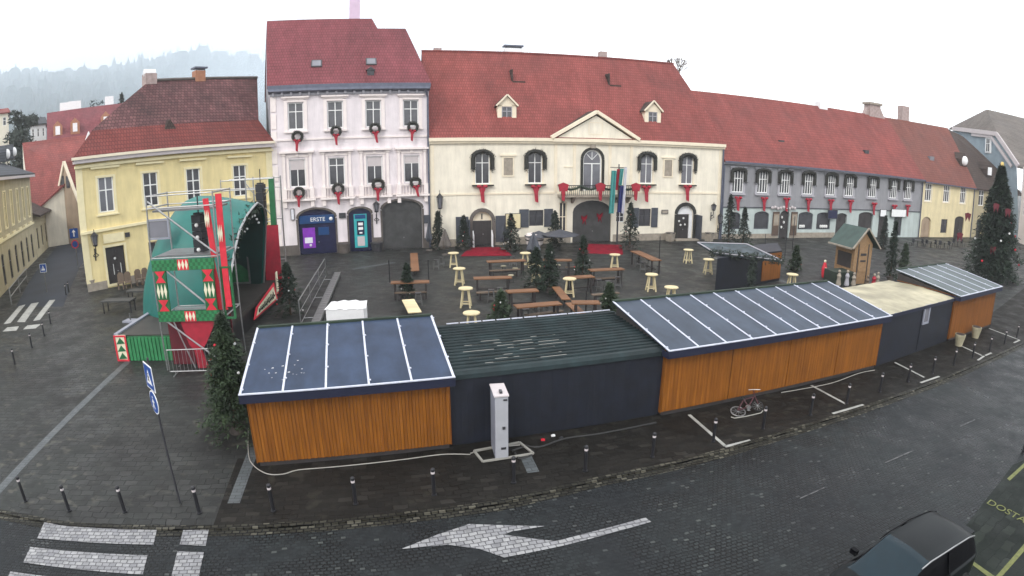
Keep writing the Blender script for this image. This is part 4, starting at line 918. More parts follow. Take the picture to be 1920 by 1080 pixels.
# flags on a pole in front of the hall
fp = cream.w(17.35, 0, -1.9); fl = thing('flagpole', 'grey flagpole standing in front of the dark gate of the hall', 'flagpole', fp, cream.ang)
MB().cyl((0, 0, 0), (0, 0, 7.6), .09, .06, 10).build('pole', 'dark_metal', fl); MB().beam((-.9, -.05, 7.3), (.75, -.05, 7.3), .06).build('crossbar', 'dark_metal', fl)
def flag(x0, w, m, label, zt=7.2, zb=3.2):
    s = MB(); n = 8
    for k in range(n):
        a, b = x0+w*k/n, x0+w*(k+1)/n; ya, yb_ = .12*math.sin(k*1.7), .12*math.sin((k+1)*1.7)
        for q in range(6):
            z0_, z1_ = zt-(zt-zb)*q/6, zt-(zt-zb)*(q+1)/6; sh = -.03*q; s2_ = -.03*(q+1)
            s.poly([(a+sh, ya, z0_), (b+sh, yb_, z0_), (b+s2_, yb_, z1_), (a+s2_, ya, z1_)])
            s.poly([(a+sh, ya+.03, z0_), (a+s2_, ya+.03, z1_), (b+s2_, yb_+.03, z1_), (b+sh, yb_+.03, z0_)])
    o = s.build('flag', m, None, (Vector(fp) + Vector((0, 0, 0))), cream.ang, fix=False); o.location = cream.w(17.35, 0, -2.15); return tag(o, label, 'flag', 'flags hanging in front of the hall')
flag(-.85, .55, 'flag_teal', 'teal flag hanging leftmost on the pole before the hall gate', 7.0, 3.0)
flag(-.28, .28, 'red_cloth', 'narrow red flag between the teal and the blue one', 7.15, 5.2)
flag(.02, .42, 'flag_blue', 'dark blue flag hanging beside the white one', 5.6, 3.1)
flag(.46, .26, 'flag_white', 'white flag hanging rightmost on the pole before the hall', 7.3, 3.0)
flag(.0, .42, 'flag_teal', 'short teal flag hanging above the dark blue one', 7.2, 5.65)

# lanterns and signs on walls
def lantern(F, u, v, label, h=1.5, off=-.5):
    x, z = F.px(u, v, off); t = thing('wall_lantern', label, 'lantern', F.w(x, z, off), F.ang, 'wall lanterns')
    s = MB(); s.cyl((0, 0, 0), (0, 0, .12), .16, .2, 6).cyl((0, 0, h*.55), (0, 0, h*.75), .34, .04, 6).cyl((0, 0, h*.75), (0, 0, h*.9), .03, .02, 6)
    for k in range(6): a = k*math.pi/3; s.beam((.19*math.cos(a), .19*math.sin(a), .1), (.3*math.cos(a), .3*math.sin(a), h*.55), .03)
    s.build('cage', 'iron', t); MB().cyl((0, 0, .13), (0, 0, h*.54), .15, .26, 6).build('glass', 'glass_light', t)
    b = MB().tube([(0, 0, 0), (0, 0, -.35), (0, .25, -.6), (0, -off-.02, -.45)], .035).tube([(0, .1, -.45), (-.22, .2, -.7), (.0, .35, -.85), (.22, .2, -.7), (0, .1, -.5)], .03)
    b.tube([(0, -off-.03, -.2), (0, -off-.03, -1.1)], .05); b.build('bracket', 'iron', t); return t
lantern(yel, 179, 462, 'wrought iron lantern left of the brown door of the yellow building', 1.4)
lantern(cream, 825, 392, 'tall iron lantern by the drainpipe between pink house and cream hall', 1.9)
lantern(grey, 1350, 420, 'white painted lantern at the seam of the hall and the grey house', 1.5)
lantern(cream, 1338, 395, 'small iron lantern right of the open hall door', 1.0)
lantern(pink, 706, 398, 'iron lantern between cash machine and carriage gate', 1.3)
def board(name, F, u0, v0, u1, v1, m, label, cat='sign', off=-.1, th=.06, text=None, tm='white', group=None):
    x0, z1 = F.px(u0, v0, off); x1, z0 = F.px(u1, v1, off); c = ((x0+x1)/2, (z0+z1)/2)
    t = thing(name, label, cat, F.w(c[0], c[1], off), F.ang, group); w, h = (x1-x0)/2, (z1-z0)/2
    MB().box(-w, w, -th/2, th/2, -h, h).build('panel', m, t); MB().frame(-w-.03, w+.03, -th/2-.015, th/2+.01, -h-.03, h+.03, .05).build('rim', 'dark_metal', t)
    if text: lettering(text, h*1.1, tm, t, (0, -th/2-.012, 0), (math.pi/2, 0, 0))
    return t
board('wall_sign', yel, 235, 437, 243, 443, 'dark_metal', 'small dark plate right of the door of the yellow building')
board('wall_sign', pink, 636, 400, 648, 408, 'dark_metal', 'small grey plaque between bank entrance and cash machine')
board('wall_sign', pink, 545, 392, 552, 412, 'flag_white', 'white and blue vertical sign left of the bank entrance')
board('wall_sign', pink, 795, 404, 805, 418, 'shutter', 'dark square box sign right of the carriage gate', off=-.3)
board('info_board', cream, 948, 401, 976, 428, 'pale_yellow_wall', 'pale notice board left of the shuttered window of the hall', 'notice board')
board('wall_sign', cream, 1241, 394, 1252, 400, 'stone', 'small stone plaque left of the open hall door')
board('shop_sign', grey, 1553, 394, 1569, 410, 'bank_navy', 'dark blue shop sign panel on the grey house', off=-.4)
board('shop_sign', grey, 1651, 393, 1661, 406, 'white', 'small white sign box left of the long white one', off=-.4)
board('shop_sign', grey, 1672, 392, 1698, 407, 'white', 'long white sign over the entrance of the grey house', off=-.4)
s = MB(); 
for k in range(9): s.ball((-1.6+k*.4, 0, .08*math.sin(k*2)), .17, 6, sz=1.1)
x, z = grey.px(1470, 390, -.3); tag(tufts(s, [(-1.4+k*.3, 0, 0) for k in range(10)], .25, 10, .1).build('door_swag', 'grey_blind', None, grey.w(x, z, -.25), grey.ang, fix=False), 'pale decorative swag above the arched shop door of the grey house', 'swag')

# ================================================================== plants
def conifer(name, label, loc, h, r, n=4000, m='needle', group=None, cat='Christmas tree', pot=None, seed=1, leaf=.11, base=.06, ornaments=0, lift=0):
    rg = random.Random(seed); t = thing(name, label, cat, loc, 0, group)
    MB().cyl((0, 0, 0), (0, 0, h*.97), h*.022, .01, 8).build('trunk', 'bark', t)
    s = MB(); nb = max(24, n//36); per = n//nb
    for b in range(nb):
        f = ((b+.5)/nb)**.82; z = h*(base + (1-base)*f); L = r*(1-f)**.85*rg.uniform(.45, 1.22) + .03
        ph = b*2.39996 + rg.uniform(-.3, .3); cx, sx = math.cos(ph), math.sin(ph); dr = L*rg.uniform(.08, .5)
        if b % 2 == 0: s.cyl((0, 0, z), (cx*L*.8, sx*L*.8, z-dr*.7), .012*h/3, .004, 4, False)
        for k in range(per):
            q = rg.random()**.6; sp = .10*L + .16*L*q; lat = rg.gauss(0, .5)*sp
            px_, py, pz = cx*L*q - sx*lat, sx*L*q + cx*lat, z - dr*q*q + rg.uniform(-.4, .5)*leaf*1.4
            d = Vector((cx + rg.gauss(0, .5), sx + rg.gauss(0, .5), rg.gauss(-.15, .4))).normalized()*leaf*rg.uniform(.7, 1.5)
            w = d.cross(Vector((rg.gauss(0, .4), rg.gauss(0, .4), 1))).normalized()*leaf*.28
            c = Vector((px_, py, pz)); s.add([c-w, c+w, c+d], [(0, 1, 2)])
    s.build('crown', m, t, fix=False)
    if pot:
        MB().lathe([(pot*.75, 0), (pot, .9*pot), (pot*1.05, 1.0*pot), (pot*.9, 1.0*pot)], n=12).build('pot', 'dark_stone', t)
    if ornaments:
        for mname, k in (('bright_red', ornaments), ('white_ball', ornaments)):
            o = MB()
            for _ in range(k):
                f = rg.uniform(.1, .92); ph = rg.uniform(0, 6.28); R_ = r*(1-f)**.85*.93
                o.ball((R_*math.cos(ph), R_*math.sin(ph), h*(base+(1-base)*f)-.08), .05 if h < 6 else .11, 5)
            o.build('ornaments', mname, t, fix=False)
    return t
g0 = G(1858, 522); conifer('christmas_tree', 'very tall dark Christmas tree with red bows at the right end of the square', g0, 9.9, 3.15, 30000, 'needle', ornaments=9, seed=3, leaf=.30, base=.03)
s = MB(); d_ = MB()
for k, (u, v) in enumerate([(1872,322)]):
    x, y, z = AT(u, v, math.hypot(g0[0], g0[1])); tag(d_.ball((0, 0, 0), .2, 6, sz=1.8).build('tree_topper', 'gold', None, (g0[0], g0[1], 10.05)), 'gold finial on the tip of the very tall Christmas tree', 'tree topper')
for i, (u, v) in enumerate([(1815,403),(1890,395),(1868,385),(1800,440),(1862,465)]):
    D_ = math.hypot(g0[0], g0[1]) - 1.7; p = AT(u, v, D_)
    b = MB().prism([(-.3, .1), (0, .2), (.3, .1), (.17, -.6), (0, -.2), (-.17, -.6)], -.08, .08).build('tree_bow', 'deep_red', None, p, -.7)
    tag(b, ['red bow on the left side of the tall Christmas tree', 'red bow on the upper right of the tall Christmas tree', 'red bow nearest the tip of the tall Christmas tree', 'lowest left red bow on the tall Christmas tree', 'red bow on the lower middle of the tall Christmas tree'][i], 'bow', 'red bows on the tall Christmas tree')
g1 = G(446, 810); conifer('christmas_tree', 'bushy Christmas tree in a pot left of the blue roofed wooden hut', g1, 3.95, 1.28, 12500, 'needle_light', pot=.34, ornaments=5, seed=5, leaf=.13, base=.10)
for i, (u, v, m_) in enumerate([(405,716,'yellow_paint'),(412,735,'yellow_paint')]):
    p = AT(u, v, 18.0); tag(tufts(MB().ball((0, 0, 0), .07, 6, sz=2), [(0, 0, 0)], .14, 10, .08).build('tree_ribbon', 'bay_yellow' if False else m_, None, p), ['upper', 'lower'][i] + ' yellow ribbon on the tree beside the blue roofed hut', 'ribbon', 'yellow ribbons on the tree')
mat('needle_far', (.03, .045, .03), .8, .5, 2, c2=(.012, .018, .014))
tp = [  # u, v base, height, radius, label, mat, pot
 (545,590,2.9,1.15,'broad dark fir with white baubles beside the stage banner','needle',0,12),
 (765,560,2.1,.55,'slim dark fir behind the leftmost high table','needle',.3,6),
 (822,468,3.4,.8,'potted fir below the lantern between pink house and hall','needle_far',.35,0),
 (870,468,3.0,.9,'dark fir left of the left hall door','needle_far',.3,6),
 (958,470,3.2,1.0,'dark fir right of the left hall door','needle_far',.3,6),
 (1005,540,2.6,1.15,'bushy dark fir in the middle of the square, left of another','needle',0,0),
 (1030,548,3.0,.9,'dark fir standing between the high tables in the middle of the square','needle',.3,6),
 (1092,520,2.9,.8,'dark fir left of the middle wooden table with a pale round table behind it','needle',.3,4),
 (1040,462,3.2,1.1,'wide dark fir in front of the hall window left of the gate','needle_far',.3,4),
 (1180,468,4.2,1.25,'large fir with light twigs right of the hall gate','needle_far',.4,4),
 (1140,598,1.9,.75,'low fir behind the ribbed dark roof','needle_light',0,6),
 (940,612,1.8,.85,'low dark fir behind the ribbed roof next to a round table','needle_light',0,6),
 (1365,462,5.0,1.1,'tall dark fir at the left end of the grey house','needle_far',.4,0),
 (1392,470,4.0,1.1,'second dark fir at the left end of the grey house','needle_far',.4,0),
 (1402,530,2.7,.6,'fir leaning on the wall of the small back hut','needle_light',0,4),
 (1490,508,2.0,.7,'small fir right of the small back hut','needle_light',.3,3),
 (1655,468,3.6,.7,'narrow dark fir behind the kiosk','needle_far',.3,0),
 (1668,525,4.6,.7,'tall narrow dark fir right of the kiosk','needle',.3,0),
 (1692,520,2.7,.9,'squat green fir between kiosk and the last hut','needle_light',.3,2),
 (1600,425,3.0,1.6,'bluish spruce branches piled above the kiosk roof','needle_far',0,4)]
for i, (u, v, h, r, lab, m_, pot, orn) in enumerate(tp[:-1]):
    conifer('fir_tree', lab, G(u, v), h, r, 2300 if h < 3 else 3200, m_, 'small firs set round the market', 'fir tree', pot or None, 20+i, .17, .04, orn//2)
# bare tree behind the hall roof
bt = AT(1270, 110, 80); t = thing('bare_tree', 'leafless tree whose top shows behind the right end of the hall roof', 'tree', (bt[0], bt[1], 0))
s = MB().cyl((0, 0, 0), (0, 0, 17), .4, .2, 8); s.build('trunk', 'bark', t); s = MB()
def br(p, d, L, r, k):
    q = p + d*L; s.cyl(p, q, r, r*.6, 5, False)
    if k:
        for _ in range(3): br(q, (d + Vector((rnd.gauss(0, .45), rnd.gauss(0, .45), rnd.gauss(.1, .3)))).normalized(), L*.72, r*.6, k-1)
br(Vector((0, 0, 17)), Vector((0, 0, 1)), 1.6, .2, 5); s.build('crown', 'bark', t, fix=False)
# dark cypress-like tree far left, little fir behind the red roof
def broad(name, label, loc, h, r, m, n=2600, leaf=.6):
    t = thing(name, label, 'tree', loc); MB().cyl((0, 0, 0), (0, 0, h*.7), .3, .1, 8).build('trunk', 'bark', t); s = MB()
    cl = [(rnd.gauss(0, .35)*r, rnd.gauss(0, .35)*r, h*rnd.uniform(.15, .93)) for _ in range(40)]
    for _ in range(n):
        c = rnd.choice(cl); k = 1 if c[2] < h*.8 else .6; a = Vector((rnd.gauss(0, 1), rnd.gauss(0, 1), rnd.gauss(0, 1.2))).normalized()*r*.45*k
        p = Vector(c) + a; u_ = Vector((rnd.gauss(0, 1), rnd.gauss(0, 1), rnd.gauss(0, 1))).normalized()*leaf; w_ = a.cross(u_).normalized()*leaf*.6
        s.add([p-u_, p+w_, p+u_], [(0, 1, 2)])
    s.build('crown', m, t, fix=False); return t
a_ = AT(38, 272, 112); top_ = AT(38, 182, 112)[2]; broad('evergreen_tree', 'big dark rounded evergreen at the far left under the hill', (a_[0], a_[1], 0), top_, 3.6, 'needle_far')
for i, (u, v, w_) in enumerate([(228, 178, 1.6), (185, 182, 2.6), (70, 215, 2.4)]):
    a_ = AT(u, v, 128); 
    if i == 0: conifer('fir_tree', 'small fir peeking over the big red roof', (a_[0], a_[1], a_[2]-8), 8.3, 2.6, 1500, 'needle_far', None, 'fir tree', seed=77, leaf=.4)
    else: broad('garden_tree', ['','misty round tree behind the white chimneys of the red roof', 'misty round tree beside the small white house'][i], (a_[0], a_[1], 0), a_[2], w_*1.3, 'tree_blue', 1200, .5)

# ================================================================== the market huts
def frame_of(a, b): v = Vector((b[0]-a[0], b[1]-a[1])); return math.atan2(v.y, v.x), v.length
def hut(label, a, b, dep, zf, zb, panels, wallm, roofm, strips, over=.35, slats=False, group='wooden market huts'):
    ang, L = frame_of(a, b); t = thing('market_hut', label, 'hut', (a[0], a[1], 0), ang, group)
    tn = (zb-zf)/dep
    MB().box(0, L, .04, dep, .12, zf-.06).prism([(.04, zf-.07), (dep, zf-.07), (dep, zb-.1)], 0, L, 'x').build('wall', 'dark_door', t)
    if slats:
        n = int(L/.098)
        for half in range(2):
            w = MB()
            for k in range(n//2*half, n//2*(half+1) if half == 0 else n):
                w.box(k*L/n+.004, (k+1)*L/n-.004, -.012 if k % 2 else 0.0, .038, .14, zf-.12)
            w.build('wall_panel', wallm, t)
    else:
        for k in range(panels):
            w = MB(); x0_, x1_ = L*k/panels+.02, L*(k+1)/panels-.02; w.box(x0_, x1_, 0, .038, .14, zf-.12); n = int((x1_-x0_)/.14)
            for q in range(1, n): xx = x0_+(x1_-x0_)*q/n; w.box(xx-.006, xx+.006, -.006, -.001, .14, zf-.12)
            w.build('wall_panel', wallm, t)
    MB().box(-.03, -.005, -.01, dep, .12, zf-.02).box(L+.005, L+.03, -.01, dep, .12, zf-.02).build('side_wall', wallm, t)
    MB().box(.05, L-.05, .02, dep-.05, 0, .12).build('base', 'dark_door', t)
    y0, y1 = -over, dep+.1; z = lambda y: zf + tn*y
    r = MB().slab([(-.12, y0, z(y0)+.06), (L+.12, y0, z(y0)+.06), (L+.12, y1, z(y1)+.06), (-.12, y1, z(y1)+.06)], .05).build('roof', roofm, t)
    MB().box(-.13, L+.13, y0-.03, y0-.002, z(y0)-.2, z(y0)+.03).box(-.15, -.122, y0, y1, z(y0)-.2, z(y0)+.0).box(L+.122, L+.15, y0, y1, z(y0)-.2, z(y0)+.0).build('fascia', 'fascia', t)
    s = MB(); n = strips; wd = .035
    for k in range(n+1):
        x = -.10 + (L+.2)*k/n; s.beam((x, y0, z(y0)+.072), (x, y1, z(y1)+.072), wd*2 if k in (0, n) else wd*1.7, .02)
        for q in range(3): yy = y0 + (y1-y0)*((k*7+q*3) % 9+.5)/9; s.box(x-.02, x+.07, yy-.03, yy+.03, z(yy)+.07, z(yy)+.1)
    s.beam((-.14, y0-.01, z(y0)+.075), (L+.14, y0-.01, z(y0)+.075), .07, .03); s.build('roof_battens', 'trim_white', t)
    MB().beam((-.1, y1+.02, z(y1)+.05), (L+.1, y1+.02, z(y1)+.05), .14, .14).build('ridge_garland', 'needle', t)
    return t
h1a, h1b = G(485, 875), G(846, 840); h2b = G(1238, 780); h3b = G(1640, 690); h4b = G(1778, 640); h5b = G(1856, 612)
h1 = hut('wooden hut with blue grey roof nearest the camera, left end of the row', h1a, h1b, 3.75, 2.42, 2.98, 1, 'hut_wood', 'hut_roof', 5, slats=True)
s = MB()
for _ in range(16):
    x, y = rnd.gauss(1.2, .35), rnd.gauss(.75, .28); w_ = rnd.uniform(.012, .038); z = 2.42 + .56/3.75*y + .064; s.poly([(x-w_, y-w_*.6, z), (x+w_, y-w_*.4, z), (x+w_*.7, y+w_, z), (x-w_*.8, y+w_*.5, z)])
s.build('droppings', 'white', h1, fix=False)
h3 = hut('longest wooden hut with ten roof panels in the middle of the row', h2b, h3b, 3.5, 2.45, 3.02, 4, 'hut_wood', 'hut_roof_long', 10)
h5 = hut('small wooden hut with pale ribbed roof at the far right end of the row', h4b, h5b, 3.9, 2.5, 2.98, 2, 'hut_wood_far', 'hut_roof_far', 5)
# dark tarpaulin stall with ribbed roof
ang, L = frame_of(h1b, h2b); t = thing('tarpaulin_stall', 'dark tarpaulin covered stall with ribbed green roof between two wooden huts', 'stall', (h1b[0], h1b[1], 0), ang)
w = MB(); n = 40
for k in range(n):
    a, b = .02 + (L-.04)*k/n, .02 + (L-.04)*(k+1)/n; ya, yb2 = .1+.02*math.sin(k*1.3), .1+.02*math.sin((k+1)*1.3)
    w.poly([(a, ya, .03), (b, yb2, .03), (b, yb2-.03, 2.3), (a, ya-.03, 2.3)])
w.box(0.02, L-.02, .2, 3.9, .03, 2.3); w.build('wall', 'dark_wall', t)
rf = MB(); prof = [(-.02, 2.2), (.0, 2.33), (.1, 2.42), (4.0, 2.62), (4.05, 2.5)]
for a, b in zip(prof, prof[1:]): rf.poly([(-.05, a[0], a[1]), (L+.05, a[0], a[1]), (L+.05, b[0], b[1]), (-.05, b[0], b[1])])
rf = rf.build('roof', 'tarp_green', t)
s = MB()
for k in range(15): y = .32 + k*.245; s.cyl((.02, y, 2.43+.0513*(y-.1)), (L-.02, y, 2.43+.0513*(y-.1)), .045, n=8)
s.build('rib', 'tarp_green', rf)
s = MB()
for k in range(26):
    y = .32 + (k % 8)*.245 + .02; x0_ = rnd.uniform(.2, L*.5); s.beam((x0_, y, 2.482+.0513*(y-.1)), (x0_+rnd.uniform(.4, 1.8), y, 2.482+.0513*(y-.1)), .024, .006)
s.build('rib_highlight', 'cable', rf)  # pale strips along the ribs, highlights put in as light colour
s = MB(); x0_ = .7
while x0_ < L-.6:
    d_ = rnd.uniform(.3, 1.2); s.beam((x0_, 4.02, 2.66), (min(L-.1, x0_+d_), 4.02, 2.66), .05, .03); x0_ += d_+.06
s.build('back_strip', 'trim_white', rf)
MB().box(.1, L-.1, .12, .3, 0, .04).build('base', 'black', t)
# dark booth with cream flat roof and small window
ang, L = frame_of(h3b, h4b); t = thing('dark_booth', 'dark booth with worn cream flat roof and small window, between the last wooden huts', 'booth', (h3b[0], h3b[1], 0), ang)
MB().box(.15, L-.05, .1, 4.2, 0, 2.3).box(L*.52, L*.53, .07, .099, .1, 2.3).build('wall', 'dark_wall', t)
s = MB(); nx, ny = 22, 12
for j in range(ny+1):
    for i in range(nx+1): s.v.append((.05+(L-.05)*i/nx, .0+4.4*j/ny, 2.36+.10*math.sin(math.pi*j/ny)+rnd.uniform(-.012, .012)))
for j in range(ny):
    for i in range(nx): k = j*(nx+1)+i; s.f.append((k, k+1, k+nx+2, k+nx+1))
r_ = s.build('roof', 'cream_roof', t, fix=False, smooth=True); MB().box(.05, L, -.02, .04, 2.2, 2.355).build('fascia', 'fascia', t)
x, z = Fac(h3b[:2], h4b[:2]).px(1739, 590); o = MB().frame(x-.33, x+.33, .02, .099, z-.48, z+.5, .1).build('window', 'cabinet', t); MB().box(x-.24, x+.24, .05, .09, z-.4, z+.4).build('pane', 'glass_light', o)
mat('back_hut_roof', (.045, .06, .068), .6, .5, 2, spec=.25)
# small hut at the back
pts = [G(1345, 545), G(1462, 528)]; q0, q1 = G(1340, 548)[:2], G(1461, 526)[:2]; ang, L = frame_of(q0, q1)
t = thing('market_hut', 'small dark hut with pale roof and orange end panel in the middle of the square', 'hut', (*q0, 0), ang)
_v = Vector(q0).normalized(); _a = math.atan2(_v.y, _v.x)-ang; k_ = 2.6/math.tan(_a)
MB().prism([(0, 0), (L, 0), (L+k_, 2.6), (k_, 2.6)], 0, 2.2, 'z').build('wall', 'dark_wall', t); MB().box(L-2.3, L-.05, -.05, -.002, .2, 2.08).build('wall_panel', 'hut_wood_far', t)
def onz(u, v, z): p = Vector(G(u, v, z)[:2]) - Vector(q0); c, s_ = math.cos(-ang), math.sin(-ang); return (p.x*c-p.y*s_, p.x*s_+p.y*c, z)
R4 = [onz(1340, 474, 2.35), onz(1466, 489, 2.35), onz(1400, 458, 2.75), onz(1308, 455, 2.75)]
r_ = MB().slab(R4, .12).build('roof', 'back_hut_roof', t); e_ = MB()
for a, b in zip(R4, R4[1:]+R4[:1]): e_.beam(Vector(a)+Vector((0, 0, .03)), Vector(b)+Vector((0, 0, .03)), .09, .05)
e_.build('roof_trim', 'grey_trim', r_)
pp = [Vector(R4[0]).lerp(Vector(R4[1]), k/8) + Vector((0, .1, .0)) for k in range(9)] + [Vector(R4[0]).lerp(Vector(R4[1]), .55) + Vector((0, -.2, -.25*k)) for k in range(8)]; tufts(MB(), pp, .38, 60, .13).build('eave_greenery', 'needle_far', t, fix=False)
# kiosk with steep green roof
kc = G(1612, 532); ang = R(18); t = thing('kiosk', 'little wooden kiosk with steep green gabled roof and chimney-like ornament', 'kiosk', (kc[0], kc[1], 0), R(6))
W_, D_, H_ = 1.7, 2.3, 2.95
MB().box(-W_/2, W_/2, 0, D_, 0, H_).prism([(-W_/2, H_), (W_/2, H_), (0, H_+.95)], 0, D_).build('wall', 'kiosk_wood', t)
rf = MB().slab([(-W_/2-.5, -.35, H_-.25), (0, -.35, H_+1.2), (0, D_+.35, H_+1.2), (-W_/2-.5, D_+.35, H_-.25)], .08).slab([(W_/2+.5, -.35, H_-.25), (0, -.35, H_+1.2), (0, D_+.35, H_+1.2), (W_/2+.5, D_+.35, H_-.25)], .08).build('roof', 'tarp_light', t) if mat('tarp_light', (.035, .065, .055), .6, .2, 2) else None
MB().beam((-W_/2-.52, -.38, H_-.28), (0, -.38, H_+1.22), .1).beam((W_/2+.52, -.38, H_-.28), (0, -.38, H_+1.22), .1).beam((-W_/2-.55, -.3, H_-.3), (-W_/2-.55, D_+.3, H_-.3), .12).build('bargeboard', 'stone', rf)
o = MB().box(-.4, .4, -.05, -.002, .9, 2.6).build('door', 'kiosk_wood', t); MB().box(-.28, .28, -.07, -.052, 2.1, 2.28).box(-.26, .26, -.07, -.052, 1.65, 1.78).build('sign', 'dark_door', o)
MB().box(.45, .53, -.03, -.002, 0, H_).box(-.53, -.45, -.03, -.002, 0, H_).build('post', 'dark_door', t)
MB().box(-W_/2-.012, -W_/2-.002, .3, D_-.3, 1.1, 2.2).build('hatch', 'dark_door', t)
mat('wood_dim', (.14, .10, .07), .7, .2, 3)
s = MB().box(-2.6, -.9, -.3, 1.2, 0, .95).build('counter', 'needle_far', t); 
for i, (dx, dy, hh, m_) in enumerate([(-2.4, -.4, 1.2, 'stone'), (-1.7, -.5, 1.2, 'grey_trim'), (-1.1, -.55, 1.0, 'stone'), (.5, -1.0, 1.0, 'red_cloth'), (.95, -.9, 1.1, 'stone'), (-.3, -1.2, .9, 'wood_dim')]):
    c_, s_ = math.cos(t.rotation_euler.z), math.sin(t.rotation_euler.z)
    o = thing('carved_figure', ['dull carved figure at the far left of the kiosk counter', 'grey carved figure on the left of the kiosk', 'pale slim figure next to the kiosk door', 'red decorated figure in front of the kiosk', 'pale tall figure right of the red one at the kiosk', 'brown stump-like figure in front of the kiosk door'][i], 'figure', (kc[0]+dx*c_-dy*s_, kc[1]+dx*s_+dy*c_, 0), 0, 'carved figures round the kiosk')
    MB().lathe([(.16, 0), (.2, .1), (.12, hh*.45), (.17, hh*.6), (.07, hh*.78)], n=10).build('body', m_, o); MB().ball((0, 0, hh*.88), .11, 8).build('head', 'stone' if m_ != 'wood_dim' else m_, o)
p = G(1544, 520); o = thing('carved_figure', 'small red figure standing alone left of the kiosk', 'figure', p, 0, 'carved figures round the kiosk'); MB().lathe([(.14, 0), (.2, .2), (.22, .7), (.1, 1.15)], n=10).build('body', 'bright_red', o); MB().ball((0, 0, 1.25), .11, 8).box(-.05, .05, -.23, -.18, .4, .8).build('head', 'cream_paint', o)

# ================================================================== high tables, round tables, stools
def make_round():
    t = thing('round_table', 'x', 'high table', group='pale round high tables')
    MB().lathe([(.36, 1.03), (.41, 1.05), (.41, 1.10), (.38, 1.12)], n=20).build('tabletop', 'pale_wood', t)
    for k in range(4): a = math.pi/4 + k*math.pi/2; MB().beam((.20*math.cos(a), .20*math.sin(a), 1.03), (.38*math.cos(a), .38*math.sin(a), 0), .075, .075).build('leg', 'pale_wood', t)
    s = MB()
    for k in range(4): a, b = math.pi/4 + k*math.pi/2, math.pi/4 + (k+1)*math.pi/2; s.beam((.34*math.cos(a), .34*math.sin(a), .25), (.34*math.cos(b), .34*math.sin(b), .25), .05, .06)
    s.build('footrest', 'pale_wood', t); return proto(t)
rt = make_round(); used = []
# t
RT = [(850,474,'at the left end of the first red carpet'),(861,503,'second from the back in the line of four'),(873,540,'tall looking, left of the front wooden table'),(884,586,'nearest the ribbed roof, only its top and upper legs showing'),
 (1068,522,'standing beside the tilted bench boards'),(1222,514,'just behind the left corner of the long hut roof'),(1291,468,'standing alone left of the small back hut'),(1329,486,'half hidden by the small back hut'),
 (1259,538,'with only its top showing above the long hut roof'),(1153,477,'behind the middle wooden table, before the second carpet'),(1486,514,'with only its top showing right of the small back hut'),(985,474,'small looking, right of the first red carpet'),(1005,497,'low behind the middle fir, right of the plank table')]
for u, v, lab in RT: x, y, _ = G(u, v, 1.1); place(rt, used, (x, y, 0), rnd.uniform(-.15, .15), 'pale round high table ' + lab)
def make_bench_table(L, w=.7, h=1.05, name='beer_table', m='table_wood'):
    t = thing(name, 'x', 'table', group='brown wooden high tables')
    s = MB()
    for k in range(4): s.box(-L/2, L/2, -w/2+k*w/4+.008, -w/2+(k+1)*w/4-.008, h-.06, h)
    s.build('tabletop', m, t)
    for a in (-1, 1):
        for b in (-1, 1): MB().box(a*(L/2-.22)-.05, a*(L/2-.22)+.05, b*(w/2-.1)-.05, b*(w/2-.1)+.05, 0, h-.065).build('leg', 'dark_door', t)
    MB().box(-L/2+.2, L/2-.2, -.03, .03, .3, .38).build('stretcher', 'dark_door', t); return t
BT = [((733,529),(805,527),'leftmost on the square, seen end to end'),((888,521),(959,519),'with two metal stools under it, left of the centre fir'),((913,490),(985,487),'long and pale, just before the first red carpet'),((1018,487),(1072,487),'narrow and pale, behind the middle fir'),
 ((1105,506),(1168,503),'before the second red carpet, with dark stools'),((966,574),(1050,567),'long, directly behind the ribbed roof'),((1072,566),(1124,566),'short, right of the tilted boards behind the ribbed roof')]
BT += [((950,546),(1008,543),'in the dark centre, left of the tilted benches'),((1062,520),(1112,517),'right of the centre firs, partly behind a round table')]
for a, b, lab in BT:
    a, b = G(*a, 1.05), G(*b, 1.05); ang, L = frame_of(a, b); t = make_bench_table(L); t.location = ((a[0]+b[0])/2, (a[1]+b[1])/2, 0); t.rotation_euler.z = ang; t['label'] = 'brown wooden high table ' + lab
a, b = G(1190, 470, 1.05), G(1232, 488, 1.05); ang, L = frame_of(a, b); t = make_bench_table(L, .8); t.location = ((a[0]+b[0])/2, (a[1]+b[1])/2, 0); t.rotation_euler.z = ang; t['label'] = 'brown wooden high table running away diagonally from the second red carpet'
def make_stool():
    t = thing('bar_stool', 'x', 'stool', group='metal bar stools under the wooden tables')
    MB().box(-.17, .17, -.17, .17, .70, .74).build('seat', 'dark_metal', t)
    for a in (-1, 1):
        for b in (-1, 1): MB().beam((a*.13, b*.13, .70), (a*.2, b*.2, 0), .035).build('leg', 'steel_dull', t)
    MB().frame(-.19, .19, -.19, -.16, .2, .24, .02).box(-.19, .19, .16, .19, .2, .24).build('footrest', 'steel_dull', t); return proto(t)
mat('steel_dull', (.20, .20, .20), .4, .15, metal=.6)
so = make_stool(); used = []
ST = [(921,566,'left of the pair under the table by the centre fir'),(938,562,'right of the pair under the table by the centre fir'),(818,505,'left of the round tables line'),(828,500,'behind and right of the stool left of the round tables'),(755,560,'under the left end of the leftmost table'),(785,572,'under the right end of the leftmost table'),
 (1122,545,'under the left of the middle right table'),(1140,548,'in the middle under the middle right table'),(1158,540,'under the right end of the middle right table'),(1205,510,'under the diagonal table, near end'),(1218,505,'under the diagonal table, behind another'),(1196,500,'under the diagonal table, far end'),
 (985,605,'left one behind the ribbed roof'),(1000,600,'second one behind the ribbed roof'),(1020,598,'third one behind the ribbed roof'),(962,498,'behind the centre left table'),(1042,512,'under the narrow pale table')]
